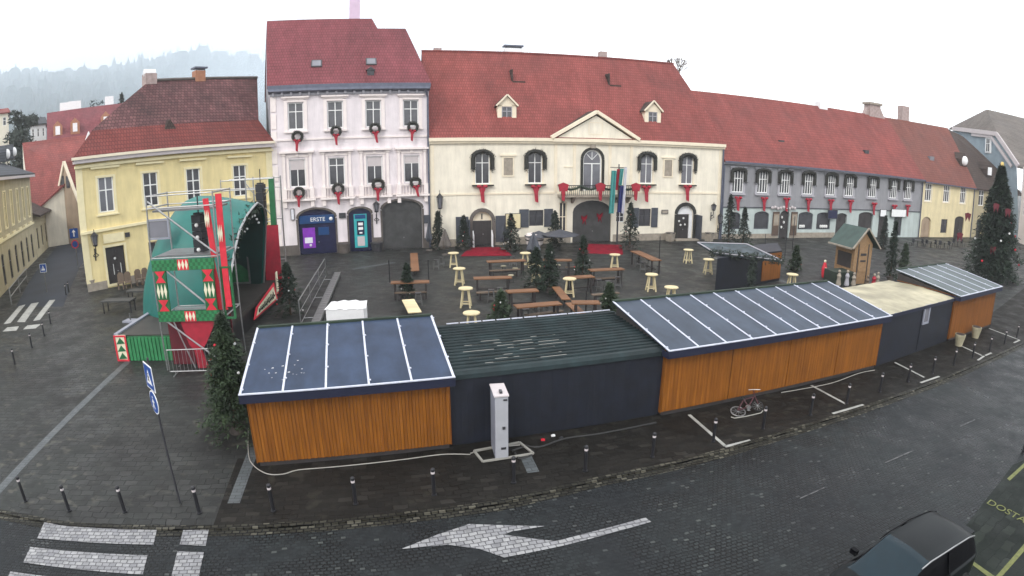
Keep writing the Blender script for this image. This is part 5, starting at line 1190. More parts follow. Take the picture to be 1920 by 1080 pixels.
for u, v, lab in ST: place(so, used, G(u, v), rnd.uniform(-.4, .4), 'dark metal bar stool ' + lab)
def plank(a, b, w, label, z0=.35, z1=.45, m='table_wood', name='bench'):
    A, B = Vector(G(*a, z0)), Vector(G(*b, z1)); t = thing(name, label, 'bench', ((A.x+B.x)/2, (A.y+B.y)/2, 0), 0, 'wooden benches on the square'); c = Vector(((A.x+B.x)/2, (A.y+B.y)/2, 0))
    MB().beam(A-c, B-c, w, .05).build('seat', m, t)
    for f in (.15, .85): p_ = (A-c).lerp(B-c, f); MB().box(p_.x-.04, p_.x+.04, p_.y-w*.35, p_.y+w*.35, 0, p_.z-.03).build('leg', 'dark_door', t)
plank((1042,538), (1062,562), .5, 'wooden bench running away from the ribbed roof, upper one of two', .5, .5)
plank((1068,568), (1092,590), .5, 'wooden bench just behind the ribbed roof, lower one of two', .5, .5)
plank((765,562), (778,586), .7, 'pale wooden bench right behind the blue roofed hut', .45, .45, 'pale_wood')
plank((776,475), (778,508), .6, 'brown wooden bench behind the slim fir of the leftmost table', .45, .45)
plank((1160,590), (1000,606), .3, 'long low bench along the back of the ribbed roof', .45, .45)
# tables with dark posts; string light poles
def pole(u, v, vt, label, r=.035):
    x, y, _ = G(u, v); d = ray(u, vt); z = EYE + d[2]/math.hypot(d[0], d[1])*math.hypot(x, y); t = thing('pole', label, 'pole', (x, y, 0), 0, 'thin dark poles standing on the square')
    MB().cyl((0, 0, .05), (0, 0, z), r, r, 8).build('shaft', 'iron', t); MB().cyl((0, 0, 0), (0, 0, .06), r*5, r*4, 10).build('foot', 'iron', t)
for a in [(1235,500,443,'thin dark pole by the diagonal table'),(1471,486,380,'thin dark pole at the right corner of the small back hut roof'),(1485,472,405,'thin dark pole right of the shop door of the grey house'),(1434,463,438,'short dark pole before the grey house'),(1098,595,545,'thin dark pole behind the ribbed roof'),(1012,505,468,'thin dark pole in the middle of the square'),(1040,500,478,'thin dark pole by the narrow pale table'),(731,532,488,'thin dark pole at the left end of the leftmost table'),(804,532,487,'thin dark pole at the right end of the leftmost table'),(960,470,445,'thin dark pole right of the first carpet')]: pole(*a)
# low padded stools in the middle of the square
for i, (u, v) in enumerate([(944,512),(966,516),(1013,514),(1046,510),(1036,540),(958,530),(1006,526),(1075,535),(690,520),(1300,592),(1272,580)]):
    if i > 7: continue
    t = thing('low_stool', 'low stool with pale round seat ' + ['left of the long pale table end','under the right end of the long pale table','behind the middle firs','under the narrow pale table','beside the upper wooden bench','in front of the long pale table','just left of the middle firs','right of the round table by the benches'][i], 'stool', G(u, v), 0, 'low stools with pale seats')
    MB().lathe([(.17, .46), (.2, .48), (.2, .52), (.17, .54)], n=12).build('seat', 'cream_roof', t)
    for a in range(3): MB().beam((.1*math.cos(a*2.1), .1*math.sin(a*2.1), .46), (.18*math.cos(a*2.1), .18*math.sin(a*2.1), 0), .03).build('leg', 'iron', t)
for i, (a, b, lab) in enumerate([((918,507),(975,504),'dark bench in front of the long pale table'),((1112,522),(1165,519),'dark bench in front of the table before the second carpet'),((740,548),(800,546),'dark bench in front of the leftmost table'),((985,590),(1055,582),'dark bench between the long plank table and the ribbed roof'),((893,548),(952,545),'dark bench before the table with two metal stools'),((1110,552),(1160,548),'dark bench nearest the long hut roof'),((1060,500),(1085,500),'very short dark bench behind the middle firs')]):
    a, b = G(*a, .5), G(*b, .5); ang, L = frame_of(a, b); t = make_bench_table(L, .3, .5, 'bench', 'wood_dim'); t.location = ((a[0]+b[0])/2, (a[1]+b[1])/2, 0); t.rotation_euler.z = ang; t['label'] = lab; t['category'] = 'bench'; t['group'] = 'dark benches at the high tables'
# red carpets before the hall doors
def carpet(px, label):
    s = MB().slab([G(u, v, .03) for u, v in px], .026).build('red_carpet', 'carpet_red', fix=True); tag(s, label, 'carpet', 'red carpets before the hall doors')
carpet([(864,480), (960,479), (943,463), (880,464)], 'red carpet laid before the left door of the hall')
carpet([(1084,474), (1168,477), (1166,459), (1102,457)], 'red carpet laid before the dark gate of the hall')
# handrails at the left hall door
for i, u in enumerate((887, 922)):
    x, z = cream.px(u, 460, -.5); t = thing('door_rail', ('left' if i == 0 else 'right') + ' white rail post beside the left hall door', 'railing', cream.w(x, 0, -.6), cream.ang, 'white rail posts'); MB().box(-.06, .06, -.5, .06, 0, .08).build('base', 'white', t); MB().cyl((0, 0, .06), (0, 0, 1.5), .06, n=8).cyl((0, -.45, .06), (0, -.45, 1.1), .04, n=8).beam((0, 0, 1.45), (0, -.45, 1.1), .06).build('post', 'white', t)
# large dark parasols folded flat, round white barrel by the hall
def parasol(u, v, label, m='shutter', h=2.5, r=.35):
    t = thing('parasol', label, 'parasol', G(u, v), 0, 'folded parasols by the hall'); MB().cyl((0, 0, 0), (0, 0, h), .03, n=8).build('pole', 'dark_metal', t); MB().cyl((0, 0, 0), (0, 0, .1), .3, n=12).build('base', 'dark_stone', t)
    s = MB(); n = 12
    prof = [(.06, h), (r*.45, h-.5), (r, h-1.4), (r*.55, h-1.7)]
    for (ra, za), (rb_, zb_) in zip(prof, prof[1:]):
        for k in range(n):
            f = lambda q, rr: (rr*(1 if q % 2 else .6)*math.cos(q*2*math.pi/n), rr*(1 if q % 2 else .6)*math.sin(q*2*math.pi/n))
            a, b, c_, d_ = f(k, ra), f(k+1, ra), f(k+1, rb_), f(k, rb_); s.poly([(*a, za), (*b, za), (*c_, zb_), (*d_, zb_)])
    s.build('canopy', m, t, fix=False)
parasol(945, 468, 'folded dark parasol right of the left hall door'); parasol(805, 470, 'folded dark parasol by the drainpipe of the pink house'); parasol(835, 478, 'brownish folded parasol below the tall lantern', 'dark_stone', 2.2, .6); parasol(1000, 480, 'dark folded parasol before the shuttered hall window', 'shutter', 2.0, .7)
def open_parasol(u, v, label, h, r, m='shutter'):
    t = thing('parasol', label, 'parasol', G(u, v), 0, 'open dark parasols before the hall'); MB().cyl((0, 0, 0), (0, 0, h), .03, n=8).build('pole', 'dark_metal', t)
    n = 8; s = MB()
    for k in range(n): a, b = k*2*math.pi/n, (k+1)*2*math.pi/n; s.add([(0, 0, h), (r*math.cos(a), r*math.sin(a), h-.45), (r*math.cos(b), r*math.sin(b), h-.45), (0, 0, h-.05), (r*math.cos(a), r*math.sin(a), h-.5), (r*math.cos(b), r*math.sin(b), h-.5)], [(0, 1, 2), (3, 5, 4), (1, 4, 5, 2)])
    s.build('canopy', m, t, fix=False)
open_parasol(1050, 470, 'open dark parasol in front of the hall gate, left side', 1.9, 1.7)
open_parasol(1010, 468, 'open dark parasol before the shuttered hall window', 1.7, 1.3)
t = thing('white_barrel', 'white striped round stand in front of the shuttered hall window', 'stand', G(1002, 468)); MB().lathe([(.25, 0), (.75, .55), (.8, 1.3), (.7, 1.45)], n=14).build('body', 'pink_trim', t); MB().lathe([(.82, .85), (.82, .95), (.80, .96)], n=14).build('band', 'dark_door', t)
for i, (u, v, lab) in enumerate([(1256,452,'stone planter left of the open hall door'),(1329,452,'stone planter right of the open hall door'),(173,545,'round grey bin at the corner of the yellow building'),(707,472,'dark round bin between cash machine and gate'),(645,474,'grey stone block between the bank entrance and the cash machine')]):
    t = thing('planter', lab, 'planter', G(u, v), 0); r_ = .55 if i != 2 else .38
    MB().lathe([(r_*.8, 0), (r_, .75), (r_*1.08, .78), (r_*1.08, .85), (r_*.9, .85)], n=14 if i > 1 else 4).build('body', ['stone', 'stone', 'stone', 'dark_metal', 'dark_stone'][i], t); MB().cyl((0, 0, .8), (0, 0, .86), r_*.88, n=12).build('soil', 'dark_door', t)
# dark clutter on cafe terrace right side
for i, (u, v) in enumerate([(1720,462),(1745,464),(1770,466),(1795,462)]):
    t = thing('terrace_table', f'{ORD[i]} small dark terrace table before the pale yellow house', 'table', G(u, v), .2*i, 'terrace tables before the pale yellow house'); MB().cyl((0, 0, .72), (0, 0, .76), .5, n=12).build('tabletop', 'dark_metal', t); MB().cyl((0, 0, 0), (0, 0, .72), .05, n=6).cyl((0, 0, 0), (0, 0, .04), .3, n=8).build('leg', 'iron', t)
    for k in (-1, 1):
        c_ = thing('terrace_chair', f'dark chair on the {"left" if k < 0 else "right"} of the {ORD[i]} terrace table', 'chair', (G(u, v)[0]+k*.95, G(u, v)[1], 0), k*math.pi/2, 'terrace chairs'); MB().box(-.22, .22, -.22, .22, .42, .46).build('seat', 'dark_metal', c_); MB().box(-.22, .22, .2, .24, .46, .9).build('backrest', 'dark_metal', c_)
        for a in (-.18, .18):
            for b in (-.18, .18): MB().box(a-.015, a+.015, b-.015, b+.015, 0, .42).build('leg', 'iron', c_)
# chairs stacked near the yellow building
for i, (u, v) in enumerate([(228,542),(242,540),(262,535),(276,532)]):
    c_ = thing('wooden_chair', f'{ORD[i]} dark wooden chair in the row along the yellow building', 'chair', G(u, v), .5+.2*i, 'chairs along the yellow building'); MB().box(-.25, .25, -.25, .25, .44, .5).build('seat', 'wood_dim', c_); MB().prism([(-.25, .5), (.25, .5), (.25, 1.05), (.12, 1.2), (-.12, 1.2), (-.25, 1.05)], .2, .26).build('backrest', 'wood_dim', c_)
    for a in (-.2, .2):
        for b in (-.2, .2): MB().box(a-.03, a+.03, b-.03, b+.03, 0, .44).build('leg', 'wood_dim', c_)
for i, (u, v, w_, l_) in enumerate([(225,585,.8,2.2),(268,565,.8,2.0)]):
    t = thing('dark_table', ['low dark covered table left of the stage', 'dark folded table against the stage shell'][i], 'table', G(u, v), .15, 'dark tables left of the stage'); MB().box(-l_/2, l_/2, -w_/2, w_/2, .72, .8).build('tabletop', 'gate_grey', t)
    for a in (-1, 1):
        for b in (-1, 1): MB().box(a*(l_/2-.1)-.03, a*(l_/2-.1)+.03, b*(w_/2-.1)-.03, b*(w_/2-.1)+.03, 0, .72).build('leg', 'iron', t)
t = thing('weighted_base', 'small white parasol base on the paving left of the stage', 'parasol base', G(245, 603)); MB().box(-.4, .4, -.3, .3, 0, .1).build('slab', 'cabinet', t); MB().cyl((0, 0, .1), (0, 0, .5), .04, n=8).build('tube', 'steel_dull', t)
# white covered cart
t = thing('covered_cart', 'white plastic covered cart behind the blue roofed hut', 'cart', G(655, 628), R(8)); s = MB()
nx, ny = 10, 8; w2, d2 = .95, .75
for j in range(ny+1):
    for i in range(nx+1):
        x, y = -1+2*i/nx, -1+2*j/ny; s.v.append((x*w2*(1-.05*y), y*d2, 1.5+.16*(1-abs(x)**3)*(1-abs(y)**3)+.03*math.sin(i*2.1)))
for j in range(ny):
    for i in range(nx): k = j*(nx+1)+i; s.f.append((k, k+1, k+nx+2, k+nx+1))
s.build('cover', 'white', t, fix=False, smooth=True); MB().box(-w2+.03, w2-.08, -d2+.03, d2-.03, .35, 1.49).build('body', 'white', t)
for a in (-1, 1): MB().cyl((a*.9, 0, .3), (a*.9+a*.1, 0, .3), .3, n=14).build('wheel', 'rubber', t)
# metal steps with handrail
st0, st1 = Vector(G(590, 612)), Vector(G(632, 516)); ang, L = frame_of(st0, st1); t = thing('metal_ramp', 'metal stair section with pipe handrails lying beside the stage', 'ramp', st0, ang)
MB().box(0, L, -.30, -.26, .1, .26).box(0, L, .12, .16, .1, .26).build('stringer', 'steel_dull', t); s = MB(); n = 24
for k in range(n): s.box(k*L/n+.02, (k+1)*L/n-.02, -.255, .115, .2, .24)
s.build('tread', 'steel_dull', t)
s = MB()
s.tube([(.2, .75, 0), (.2, .75, 1.35), (L*.95, .75, 1.35), (L, .75, 0)], .035); 
for k in (.33, .66): s.cyl((L*k, .75, .1), (L*k, .75, 1.35), .03)
s.cyl((.2, .75, .75), (L*.96, .75, .75), .02); s.cyl((.2, .75, .1), (L*.96, .75, .1), .02)
for k in (.1, .45, .85): s.cyl((L*k, .75, .12), (L*k, -.33, .12), .025)
s.build('handrail', 'steel', t)

# ================================================================== the stage
SA = R(8); SO = Vector((-12.7, 22.2)); EX = Vector((math.cos(SA), math.sin(SA))); EY = Vector((-math.sin(SA), math.cos(SA)))
def IY(u, v, y):      # pixel on stage plane local y
    d = ray(u, v); dd = Vector((d[0], d[1])); o = SO + EY*y; t = o.dot(EY)/dd.dot(EY); p = dd*t; return ((p-SO).dot(EX), y, EYE + d[2]*t)
def IX(u, v, x):
    d = ray(u, v); dd = Vector((d[0], d[1])); o = SO + EX*x; t = o.dot(EX)/dd.dot(EX); p = dd*t; return (x, (p-SO).dot(EY), EYE + d[2]*t)
def SG(u, v, z=0): p = Vector(G(u, v, z)[:2]) - SO; return (p.dot(EX), p.dot(EY), z)
stg = thing('stage', 'open air stage with domed teal canopy, red and green panels and scaffold towers', 'stage', (SO.x, SO.y, 0), SA)
MB().box(-5.4, -.1, .15, 11.2, .95, 1.2).build('deck', 'floor_dark', stg); MB().box(-5.3, -.2, .25, 11.1, 0, .949).build('understage', 'black', stg)
s = MB(); 
for k in range(14): x0_ = -4.75+k*.19; s.box(x0_, x0_+.15, -.02, .06, .02, 1.1)
s.build('skirt_slats', 'stage_green_light', stg); MB().box(-4.8, -2.1, .061, .12, 0, 1.15).build('skirt_board', 'stage_green', stg)
MB().box(-5.42, -4.85, -.02, .1, 0, 1.22).build('corner_panel', 'cream_paint', stg)
s = MB().frame(-5.46, -4.8, -.05, -.021, 0, 1.24, .08).build('corner_trim', 'bright_red', stg)
s = MB()
for k in range(3): z0_ = .1+k*.36; s.prism([(-5.36, z0_), (-4.9, z0_+.03), (-5.13, z0_+.30)], -.045, -.021)
s.build('corner_pattern', 'stage_green', stg)
MB().beam((-5.4, .1, 1.24), (-5.4, 4.0, 1.24), .22, .08).build('edge_rail', 'cabinet', stg)
# canopy shell: half dome plus visor
rows = []; yc, rx, ry, rz, z0c, xf = 6.3, 5.85, 4.35, 6.3, .25, -.8
NT = 33
for k in range(9):
    f = k/8; c_ = math.cos(f*math.pi/2*.985) if k < 8 else .06
    x = xf - rx*math.sin(f*math.pi/2)
    rows.append([(x, yc - ry*c_*math.cos(math.pi*i/(NT-1)), z0c + (rz+.85)*c_*math.sin(math.pi*i/(NT-1))) for i in range(NT)])
ph = [(425,560,2.8),(430,520,3.0),(437,475,3.6),(447,432,4.6),(462,402,5.8),(480,380,7.0),(492,388,8.2),(497,410,9.2),(496,460,9.8),(493,530,10.0)]
def lerp_ph(t):
    f = t*(len(ph)-1); i = min(int(f), len(ph)-2); g_ = f-i; a, b = ph[i], ph[i+1]; return tuple(a[k]+(b[k]-a[k])*g_ for k in range(3))
vis = [IY(*lerp_ph(i/(NT-1))) for i in range(NT)]
ctl = [vis, rows[2], rows[4], rows[6], rows[7], rows[8]]
def crm(a, b, c, d, t): return tuple(.5*((2*b[k]) + (c[k]-a[k])*t + (2*a[k]-5*b[k]+4*c[k]-d[k])*t*t + (3*b[k]-a[k]-3*c[k]+d[k])*t**3) for k in range(3))
rows = []
for q in range(len(ctl)-1):
    A_, B_, C_, D_2 = ctl[max(q-1, 0)], ctl[q], ctl[q+1], ctl[min(q+2, len(ctl)-1)]
    for s_ in range(4): rows.append([crm(A_[i], B_[i], C_[i], D_2[i], s_/4) for i in range(NT)])
rows.append(ctl[-1])
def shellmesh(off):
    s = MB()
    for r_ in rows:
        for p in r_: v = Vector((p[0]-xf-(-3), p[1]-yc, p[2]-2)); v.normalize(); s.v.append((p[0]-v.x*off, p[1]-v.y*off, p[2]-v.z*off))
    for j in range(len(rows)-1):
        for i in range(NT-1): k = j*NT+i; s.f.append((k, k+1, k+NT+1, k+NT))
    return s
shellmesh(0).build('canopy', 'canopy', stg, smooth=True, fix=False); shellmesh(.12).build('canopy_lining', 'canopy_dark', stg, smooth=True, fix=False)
s = MB().tube([(p[0]+.05, p[1], p[2]) for p in vis], .06); s.build('arch_truss', 'steel', stg)
s = MB(); tufts(s, [(p[0]-.2, p[1], p[2]-.3) for p in vis[6:20]], .45, 40, .16); s.build('arch_greenery', 'needle', stg, fix=False)
s = MB()
for p in vis[5:21:1]: s.ball((p[0]-.1, p[1]-.15, p[2]-.45-rnd.random()*.5), .07, 5)
s.build('fairy_lights', 'white_ball', stg, fix=False)
MB().frame(-4.6, -1.6, 9.9, 10.0, 1.25, 3.3, .1).build('back_frame', 'steel_dull', stg); MB().box(-4.5, -1.7, 10.02, 10.06, 1.3, 3.2).build('back_panel', 'stage_green', stg)
# near tower
s = MB()
for x in (-2.25, .75):
    for y in (-1.2, .9): s.cyl((x, y, 0), (x, y, 7.45), .034, n=8)
for z in (2.3, 4.85, 6.9, 7.4):
    for y in (-1.2, .9): s.cyl((-2.25, y, z), (.75, y, z), .026)
    for x in (-2.25, .75): s.cyl((x, -1.2, z), (x, .9, z), .035)
s.cyl((-2.2, -1.2, 7.2), (.7, -1.2, 4.95), .04).cyl((-1.9, -1.25, 4.6), (.4, -1.25, 2.6), .045).cyl((-1.9, -1.25, 2.2), (.5, -1.25, .3), .04).cyl((-.9, -1.2, 0.1), (-1.6, -1.2, 2.2), .03)
s.build('tower', 'steel', stg)
MB().box(-2.1, .65, -1.0, .8, 6.72, 6.8).box(-2.1, .65, -1.0, .8, 4.86, 4.93).build('tower_platform', 'steel_dull', stg)
yb_ = -1.36
dp = MB().box(-2.2, .62, yb_, yb_+.1, 4.35, 4.8).box(-2.2, .62, yb_, yb_+.1, 2.2, 2.65).box(-2.12, -1.6, yb_+.005, yb_+.095, 2.65, 4.35).box(.05, .55, yb_+.005, yb_+.095, 2.65, 4.35).build('decor_frame', 'stage_green', stg)
s = MB()
for z0_ in (4.35, 2.2):
    for k in range(24):
        for q in range(3):
            if (k+q) % 2 == 0: x0_ = -2.2+k*.1175; s.box(x0_, x0_+.1175, yb_-.006, yb_-.001, z0_+.02+q*.14, z0_+.16+q*.14)
s.build('checker', 'stage_green_light', dp)
def diamonds(s, cx, cz, w, h, n, y):
    for k in range(n): x = cx-w/2+w*(k+.5)/n; s.prism([(x, cz-h/2), (x+w/n*.42, cz), (x, cz+h/2), (x-w/n*.42, cz)], y-.012, y-.002)
s = MB(); s.box(-1.0, -.5, yb_-.012, yb_-.007, 4.36, 4.8).box(-.95, -.45, yb_-.012, yb_-.007, 2.2, 2.64)
for cx in (-1.86, .3):
    for cz, sg in ((4.1, 1), (2.9, 1)): s.prism([(cx-.24, cz+.24), (cx+.24, cz+.24), (cx+.06, cz), (cx+.24, cz-.24), (cx-.24, cz-.24), (cx-.06, cz)], yb_-.012, yb_-.002)
s.build('red_pattern', 'bright_red', dp)
s = MB(); diamonds(s, -.75, 4.58, .48, .42, 3, yb_-.012); diamonds(s, -.7, 2.42, .48, .42, 3, yb_-.012); diamonds(s, -1.86, 3.5, .5, .62, 3, yb_); diamonds(s, .3, 3.5, .5, .62, 3, yb_); s.build('white_pattern', 'cream_paint', dp)
MB().prism([(-1.25, 2.15), (.35, 2.15), (-.2, 1.2), (-.45, .9), (-.25, .1), (-.75, .1), (-.8, .9), (-1.0, 1.15)], yb_+.12, yb_+.2).build('red_drape', 'red_cloth', stg)
MB().box(-2.2, -1.1, -.6, -.5, .05, 2.15).box(-2.15, .6, .0, .06, .05, 2.15).build('dark_drape', 'deep_red', stg)
MB().box(-.9, .6, -.3, -.2, .1, 2.1).build('black_drape', 'black', stg)
MB().box(-1.4, .45, -1.3, -1.0, 2.68, 2.75).build('tower_shelf', 'steel', stg)
# tall red boards on tower edge
for (a, b, y, w_) in (((385,372), (402,482), -1.0, .24), ((409,363), (430,575), -1.1, .26)):
    p, q = Vector(IY(*a, y)), Vector(IY(*b, y)); bd_ = MB().beam(p, q, w_, .06, up=(0, 1, 0)).build('red_board', 'bright_red', stg)
    s = MB(); d_ = (q-p); L_ = d_.length; m0 = .34
    for k in range(3):
        c_ = p + d_*m0 + Vector(((k-1)*.07, -.14 if True else 0, 0)); s.prism([(c_.x, c_.z-.35), (c_.x+.035, c_.z), (c_.x, c_.z+.35), (c_.x-.035, c_.z)], y-.16, y-.14)
    s.build('white_pattern', 'cream_paint', bd_)
MB().frame(.75, 1.25, -1.15, -1.05, 2.2, 4.4, .08).build('side_board', 'stage_green', stg)
p = [IY(u, v, -1.05) for u, v in ((400,480),(404,580),(428,580),(418,560))]
MB().prism([(a[0], a[2]) for a in p], -1.12, -1.02).build('red_board', 'bright_red', stg)
# small gantry frame left of the tower, wall panel picture
q = IY(300, 430, 3); s = MB().frame(q[0]-.7, q[0]+.5, 3, 3.08, q[2]-.5, q[2]+.5, .09).build('monitor_frame', 'cabinet', stg); MB().box(q[0]-.6, q[0]+.4, 3.03, 3.06, q[2]-.4, q[2]+.4).build('screen', 'glass_light', s)
# far tower
s = MB(); a = IY(505, 540, 11.4); xs_ = (a[0]-.9, a[0]+.9)
for x in xs_:
    for y in (11.0, 12.6): s.cyl((x, y, 0), (x, y, 7.5), .05)
for z in (2.2, 4.8, 6.8, 7.4):
    for y in (11.0, 12.6): s.cyl((xs_[0]-1.6 if z > 6 else xs_[0], y, z), (xs_[1], y, z), .035)
s.cyl((xs_[0], 11, 4.8), (xs_[1], 11, 7.2), .03).cyl((xs_[1], 11, 4.8), (xs_[0], 11, 7.2), .03).cyl((xs_[0]-1.6, 11, 6.8), (xs_[0]-1.6, 11, 7.5), .03); s.build('tower', 'steel', stg)
MB().box(xs_[1]-.32, xs_[1]+.02, 10.9, 10.96, 4.6, 7.4).build('decor_frame', 'stage_green', stg)
MB().box(xs_[0], xs_[1]+.1, 10.93, 11.0, .1, 4.6).build('red_drape', 'red_cloth', stg); MB().box(xs_[0]-.6, xs_[0]+.9, 10.7, 10.9, 1.2, 4.0).build('black_drape', 'black', stg)
MB().box(xs_[0]-.7, xs_[0]+.7, 10.6, 11.6, 3.9, 4.35).build('tower_platform', 'cabinet', stg)
# speakers
def speakers(pxs, y, label, k):
    a = IY(*pxs[0], y); b = IY(*pxs[1], y); p = SO + EX*a[0] + EY*y; t = thing('line_speaker', label, 'loudspeaker', (p.x, p.y, b[2]), SA-.25, 'hanging line array loudspeakers'); h = a[2]-b[2]; n = 5
    for q in range(n): MB().box(-.24, .24, -.22, .22, q*h/n+.01, (q+1)*h/n-.01).build('cabinet', 'speaker', t)
    MB().cyl((0, 0, h), (0, 0, h+.9), .03).box(-.2, .2, -.1, .1, h, h+.08).build('hanger', 'iron', t); s = MB()
    for q in range(k): s.ball((0.02, -.22, h*(.15+.3*q)), .09, 8, sz=1)
    s.build('driver', 'white_ball', t)
speakers([(372,402), (374,478)], -.3, 'black loudspeaker column with three white cones hanging on the near tower', 3)
speakers([(488,345), (492,422)], 11.0, 'black loudspeaker column hanging on the far tower beside the pink house', 1)
# banner on the front edge
b0_, b1_ = IX(474, 592, 0.02), IX(519, 545, 0.02)
ban = thing('stage_banner', 'red and cream banner with dark handwriting on the front edge of the stage', 'banner', (SO.x, SO.y, 0), SA)
ya, yb3 = 5.1, 11.0
def BP(u, v): return IX(u, v, .05)
P_ = [BP(476,600), BP(480,577), BP(513,530), BP(520,561)]
MB().add([(.03, p[1], max(.05, p[2])) for p in P_]+[(.08, p[1], max(.05, p[2])) for p in P_], [(0,1,2,3),(7,6,5,4),(0,4,5,1),(1,5,6,2),(2,6,7,3),(3,7,4,0)]).build('cloth', 'bright_red', ban)
cen = [sum(p[k] for p in P_)/4 for k in range(3)]
P2 = [(.095, cen[1]+(p[1]-cen[1])*.86, cen[2]+(max(.05, p[2])-cen[2])*.72) for p in P_]; MB().poly(P2).poly([(.099, *p[1:]) for p in P2]).build('field', 'cream_paint', ban, fix=False)
s = MB(); ps = []
for k in range(61): f = k/60; base = Vector(P2[0]).lerp(Vector(P2[3]), .06+.88*f); top = Vector(P2[1]).lerp(Vector(P2[2]), .06+.88*f); ps.append(base.lerp(top, .48+.30*math.sin(k*1.25)*(.5+.5*abs(math.sin(k*.37)))) + Vector((.02, .06*math.cos(k*1.25), 0)))
s.tube(ps, .028, 5); s.build('handwriting', 'needle', ban, fix=False)
MB().prism([(P_[3][1]+.12, .6), (P_[3][1]+.55, .75), (P_[3][1]+.5, 1.9), (P_[3][1]+.2, 1.85)], .0, .06, 'x').build('end_panel', 'cream_paint', ban)
# crowd barriers at the tower foot
def barrier(a, b, label):
    a, b = G(*a), G(*b); ang, L = frame_of(a, b); t = thing('crowd_barrier', label, 'barrier', a, ang, 'steel crowd barriers'); s = MB().tube([(0, 0, .15), (0, 0, 1.1), (L, 0, 1.1), (L, 0, .15), (0, 0, .15)], .025, 8); s.build('frame', 'steel', t); s = MB(); n = int(L/.16)
    for k in range(1, n): s.cyl((L*k/n, 0, .15), (L*k/n, 0, 1.1), .01, n=5)
    s.build('bars', 'steel', t); s = MB()
    for x in (.25, L-.25): s.beam((x, -.3, .02), (x, .3, .02), .05, .03).cyl((x, 0, .02), (x, 0, .15), .02)
    s.build('feet', 'steel', t)
barrier((320,703), (412,700), 'front steel crowd barrier at the foot of the near stage tower'); barrier((330,684), (440,680), 'rear steel crowd barrier just behind the front one')

# ================================================================== bollards
def make_bollard():
    t = thing('bollard', 'x', 'bollard', group='black bollards along the kerb')
    MB().lathe([(.075, 0), (.075, .03), (.05, .035), (.05, .66)], n=12).build('post', 'iron', t); MB().lathe([(.053, .66), (.053, .72)], n=12).build('band', 'grey_blind', t); MB().lathe([(.05, .72), (.058, .74), (.058, .79), (.03, .82)], n=12).build('cap', 'iron', t); return proto(t)
bo = make_bollard(); used = []
bl = ['at the far left edge of the front kerb','second from the left along the front kerb, by the crossing','third from the left on the kerb, above the crossing','fourth from the left, beside the signpost','below the left corner of the wooden hut','below the middle of the blue roofed hut','below the right end of the blue roofed hut','in front of the white cabinet','right of the white cabinet','below the right end of the dark stall','beside the first white parking corner','next to the fallen bicycle','right of the bicycle, below the long hut','on the second white parking mark','right of the second white parking mark','at the third parking mark, left one','at the third parking mark, right one','between the third and fourth parking marks','left of the two white barrels','below the right hand barrel','right of the fourth parking mark','at the far right end, near the last parking mark']
for (u, v), lb_ in zip(bol_px, bl): x, y, _ = G(u, v); place(bo, used, (x, y, 0), 0, 'black bollard with white band ' + lb_)
for (u, v, vt), lb_ in zip([(28,683,650),(60,652,628),(83,630,603),(95,607,580),(124,553,522),(129,548,520)], ['nearest on the left side street corner','second at the left side street corner','third at the left side street corner','by the striped crossing of the side street','left one of two at the corner of the yellow building','right one of two at the corner of the yellow building','standing between the last two parking marks']):
    x, y, _ = G(u, v); place(bo, used, (x, y, 0), 0, 'black bollard with white band ' + lb_)
x, y, _ = G(1917, 850, RZ); place(bo, used, (x, y, RZ), 0, 'black bollard cut by the right edge above the yellow markings')
# handrail at far left
a, b = G(22, 572), G(52, 530); ang, L = frame_of(a, b); t = thing('handrail', 'pale metal handrail along the ochre building on the left', 'railing', a, ang); s = MB()
for k in range(3): s.cyl((L*k/2, 0, 0), (L*k/2, 0, 1.25), .05)
s.build('post', 'steel', t); MB().cyl((0, 0, .6), (L, 0, .6), .04).cyl((0, 0, 1.2), (L, 0, 1.2), .04).build('rail', 'steel', t)
# road sign with square and round plates
x, y, _ = G(338, 943); t = thing('road_sign', 'grey signpost with blue pedestrian plate over a round blue plate, left foreground', 'road sign', (x, y, 0), 0)
MB().cyl((0, 0, 0), (0, 0, 4.1), .03, n=8).build('post', 'dark_metal', t)
def plate(shape, z, r, rot, par, fig):
    o = MB(); c, s_ = math.cos(rot), math.sin(rot)
    def pt(a, d, b): return (a*c - d*s_, a*s_ + d*c, z+b)
    pts = [(-r, -r), (r, -r), (r, r), (-r, r)] if shape == 'square' else [(r*math.cos(k*math.pi/12), r*math.sin(k*math.pi/12)) for k in range(24)]
    def face(sc, d0, d1): n = len(pts); o2 = MB(); o2.add([pt(a*sc, d, b*sc) for d in (d0, d1) for a, b in pts], [tuple(range(n)), tuple(range(2*n-1, n-1, -1))] + [(i, i+n, (i+1) % n+n, (i+1) % n) for i in range(n)]); return o2
    p = face(1, -.05, -.035).build('plate', 'white', par); face(.9, -.056, -.051).build('blue_field', 'blue_sign', p)
    f = MB()
    if fig == 'tri': f.add([pt(a, d, b) for d in (-.062, -.057) for a, b in ((-.6*r, -.55*r), (.6*r, -.55*r), (0, .6*r))], [(0,1,2),(5,4,3),(0,3,4,1),(1,4,5,2),(2,5,3,0)])
    f.build('symbol', 'white', p) if fig == 'tri' else None
    g_ = MB(); k = .5 if fig == 'tri' else .85; m_ = 'iron' if fig == 'tri' else 'white'
    def bar(a0, b0, a1, b1, w_): g_.beam(pt(a0*r*k, -.068, b0*r*k), pt(a1*r*k, -.068, b1*r*k), w_*r*k, .006, up=(s_, -c, 0))
    bar(0, .35, -.05, -.1, .22); bar(-.05, -.1, -.35, -.6, .13); bar(-.05, -.1, .25, -.6, .13); bar(0, .3, .35, .05, .1); bar(0, .3, -.3, 0, .1); bar(0, .45, 0, .65, .2)
    g_.build('pedestrian', m_, p, fix=False)
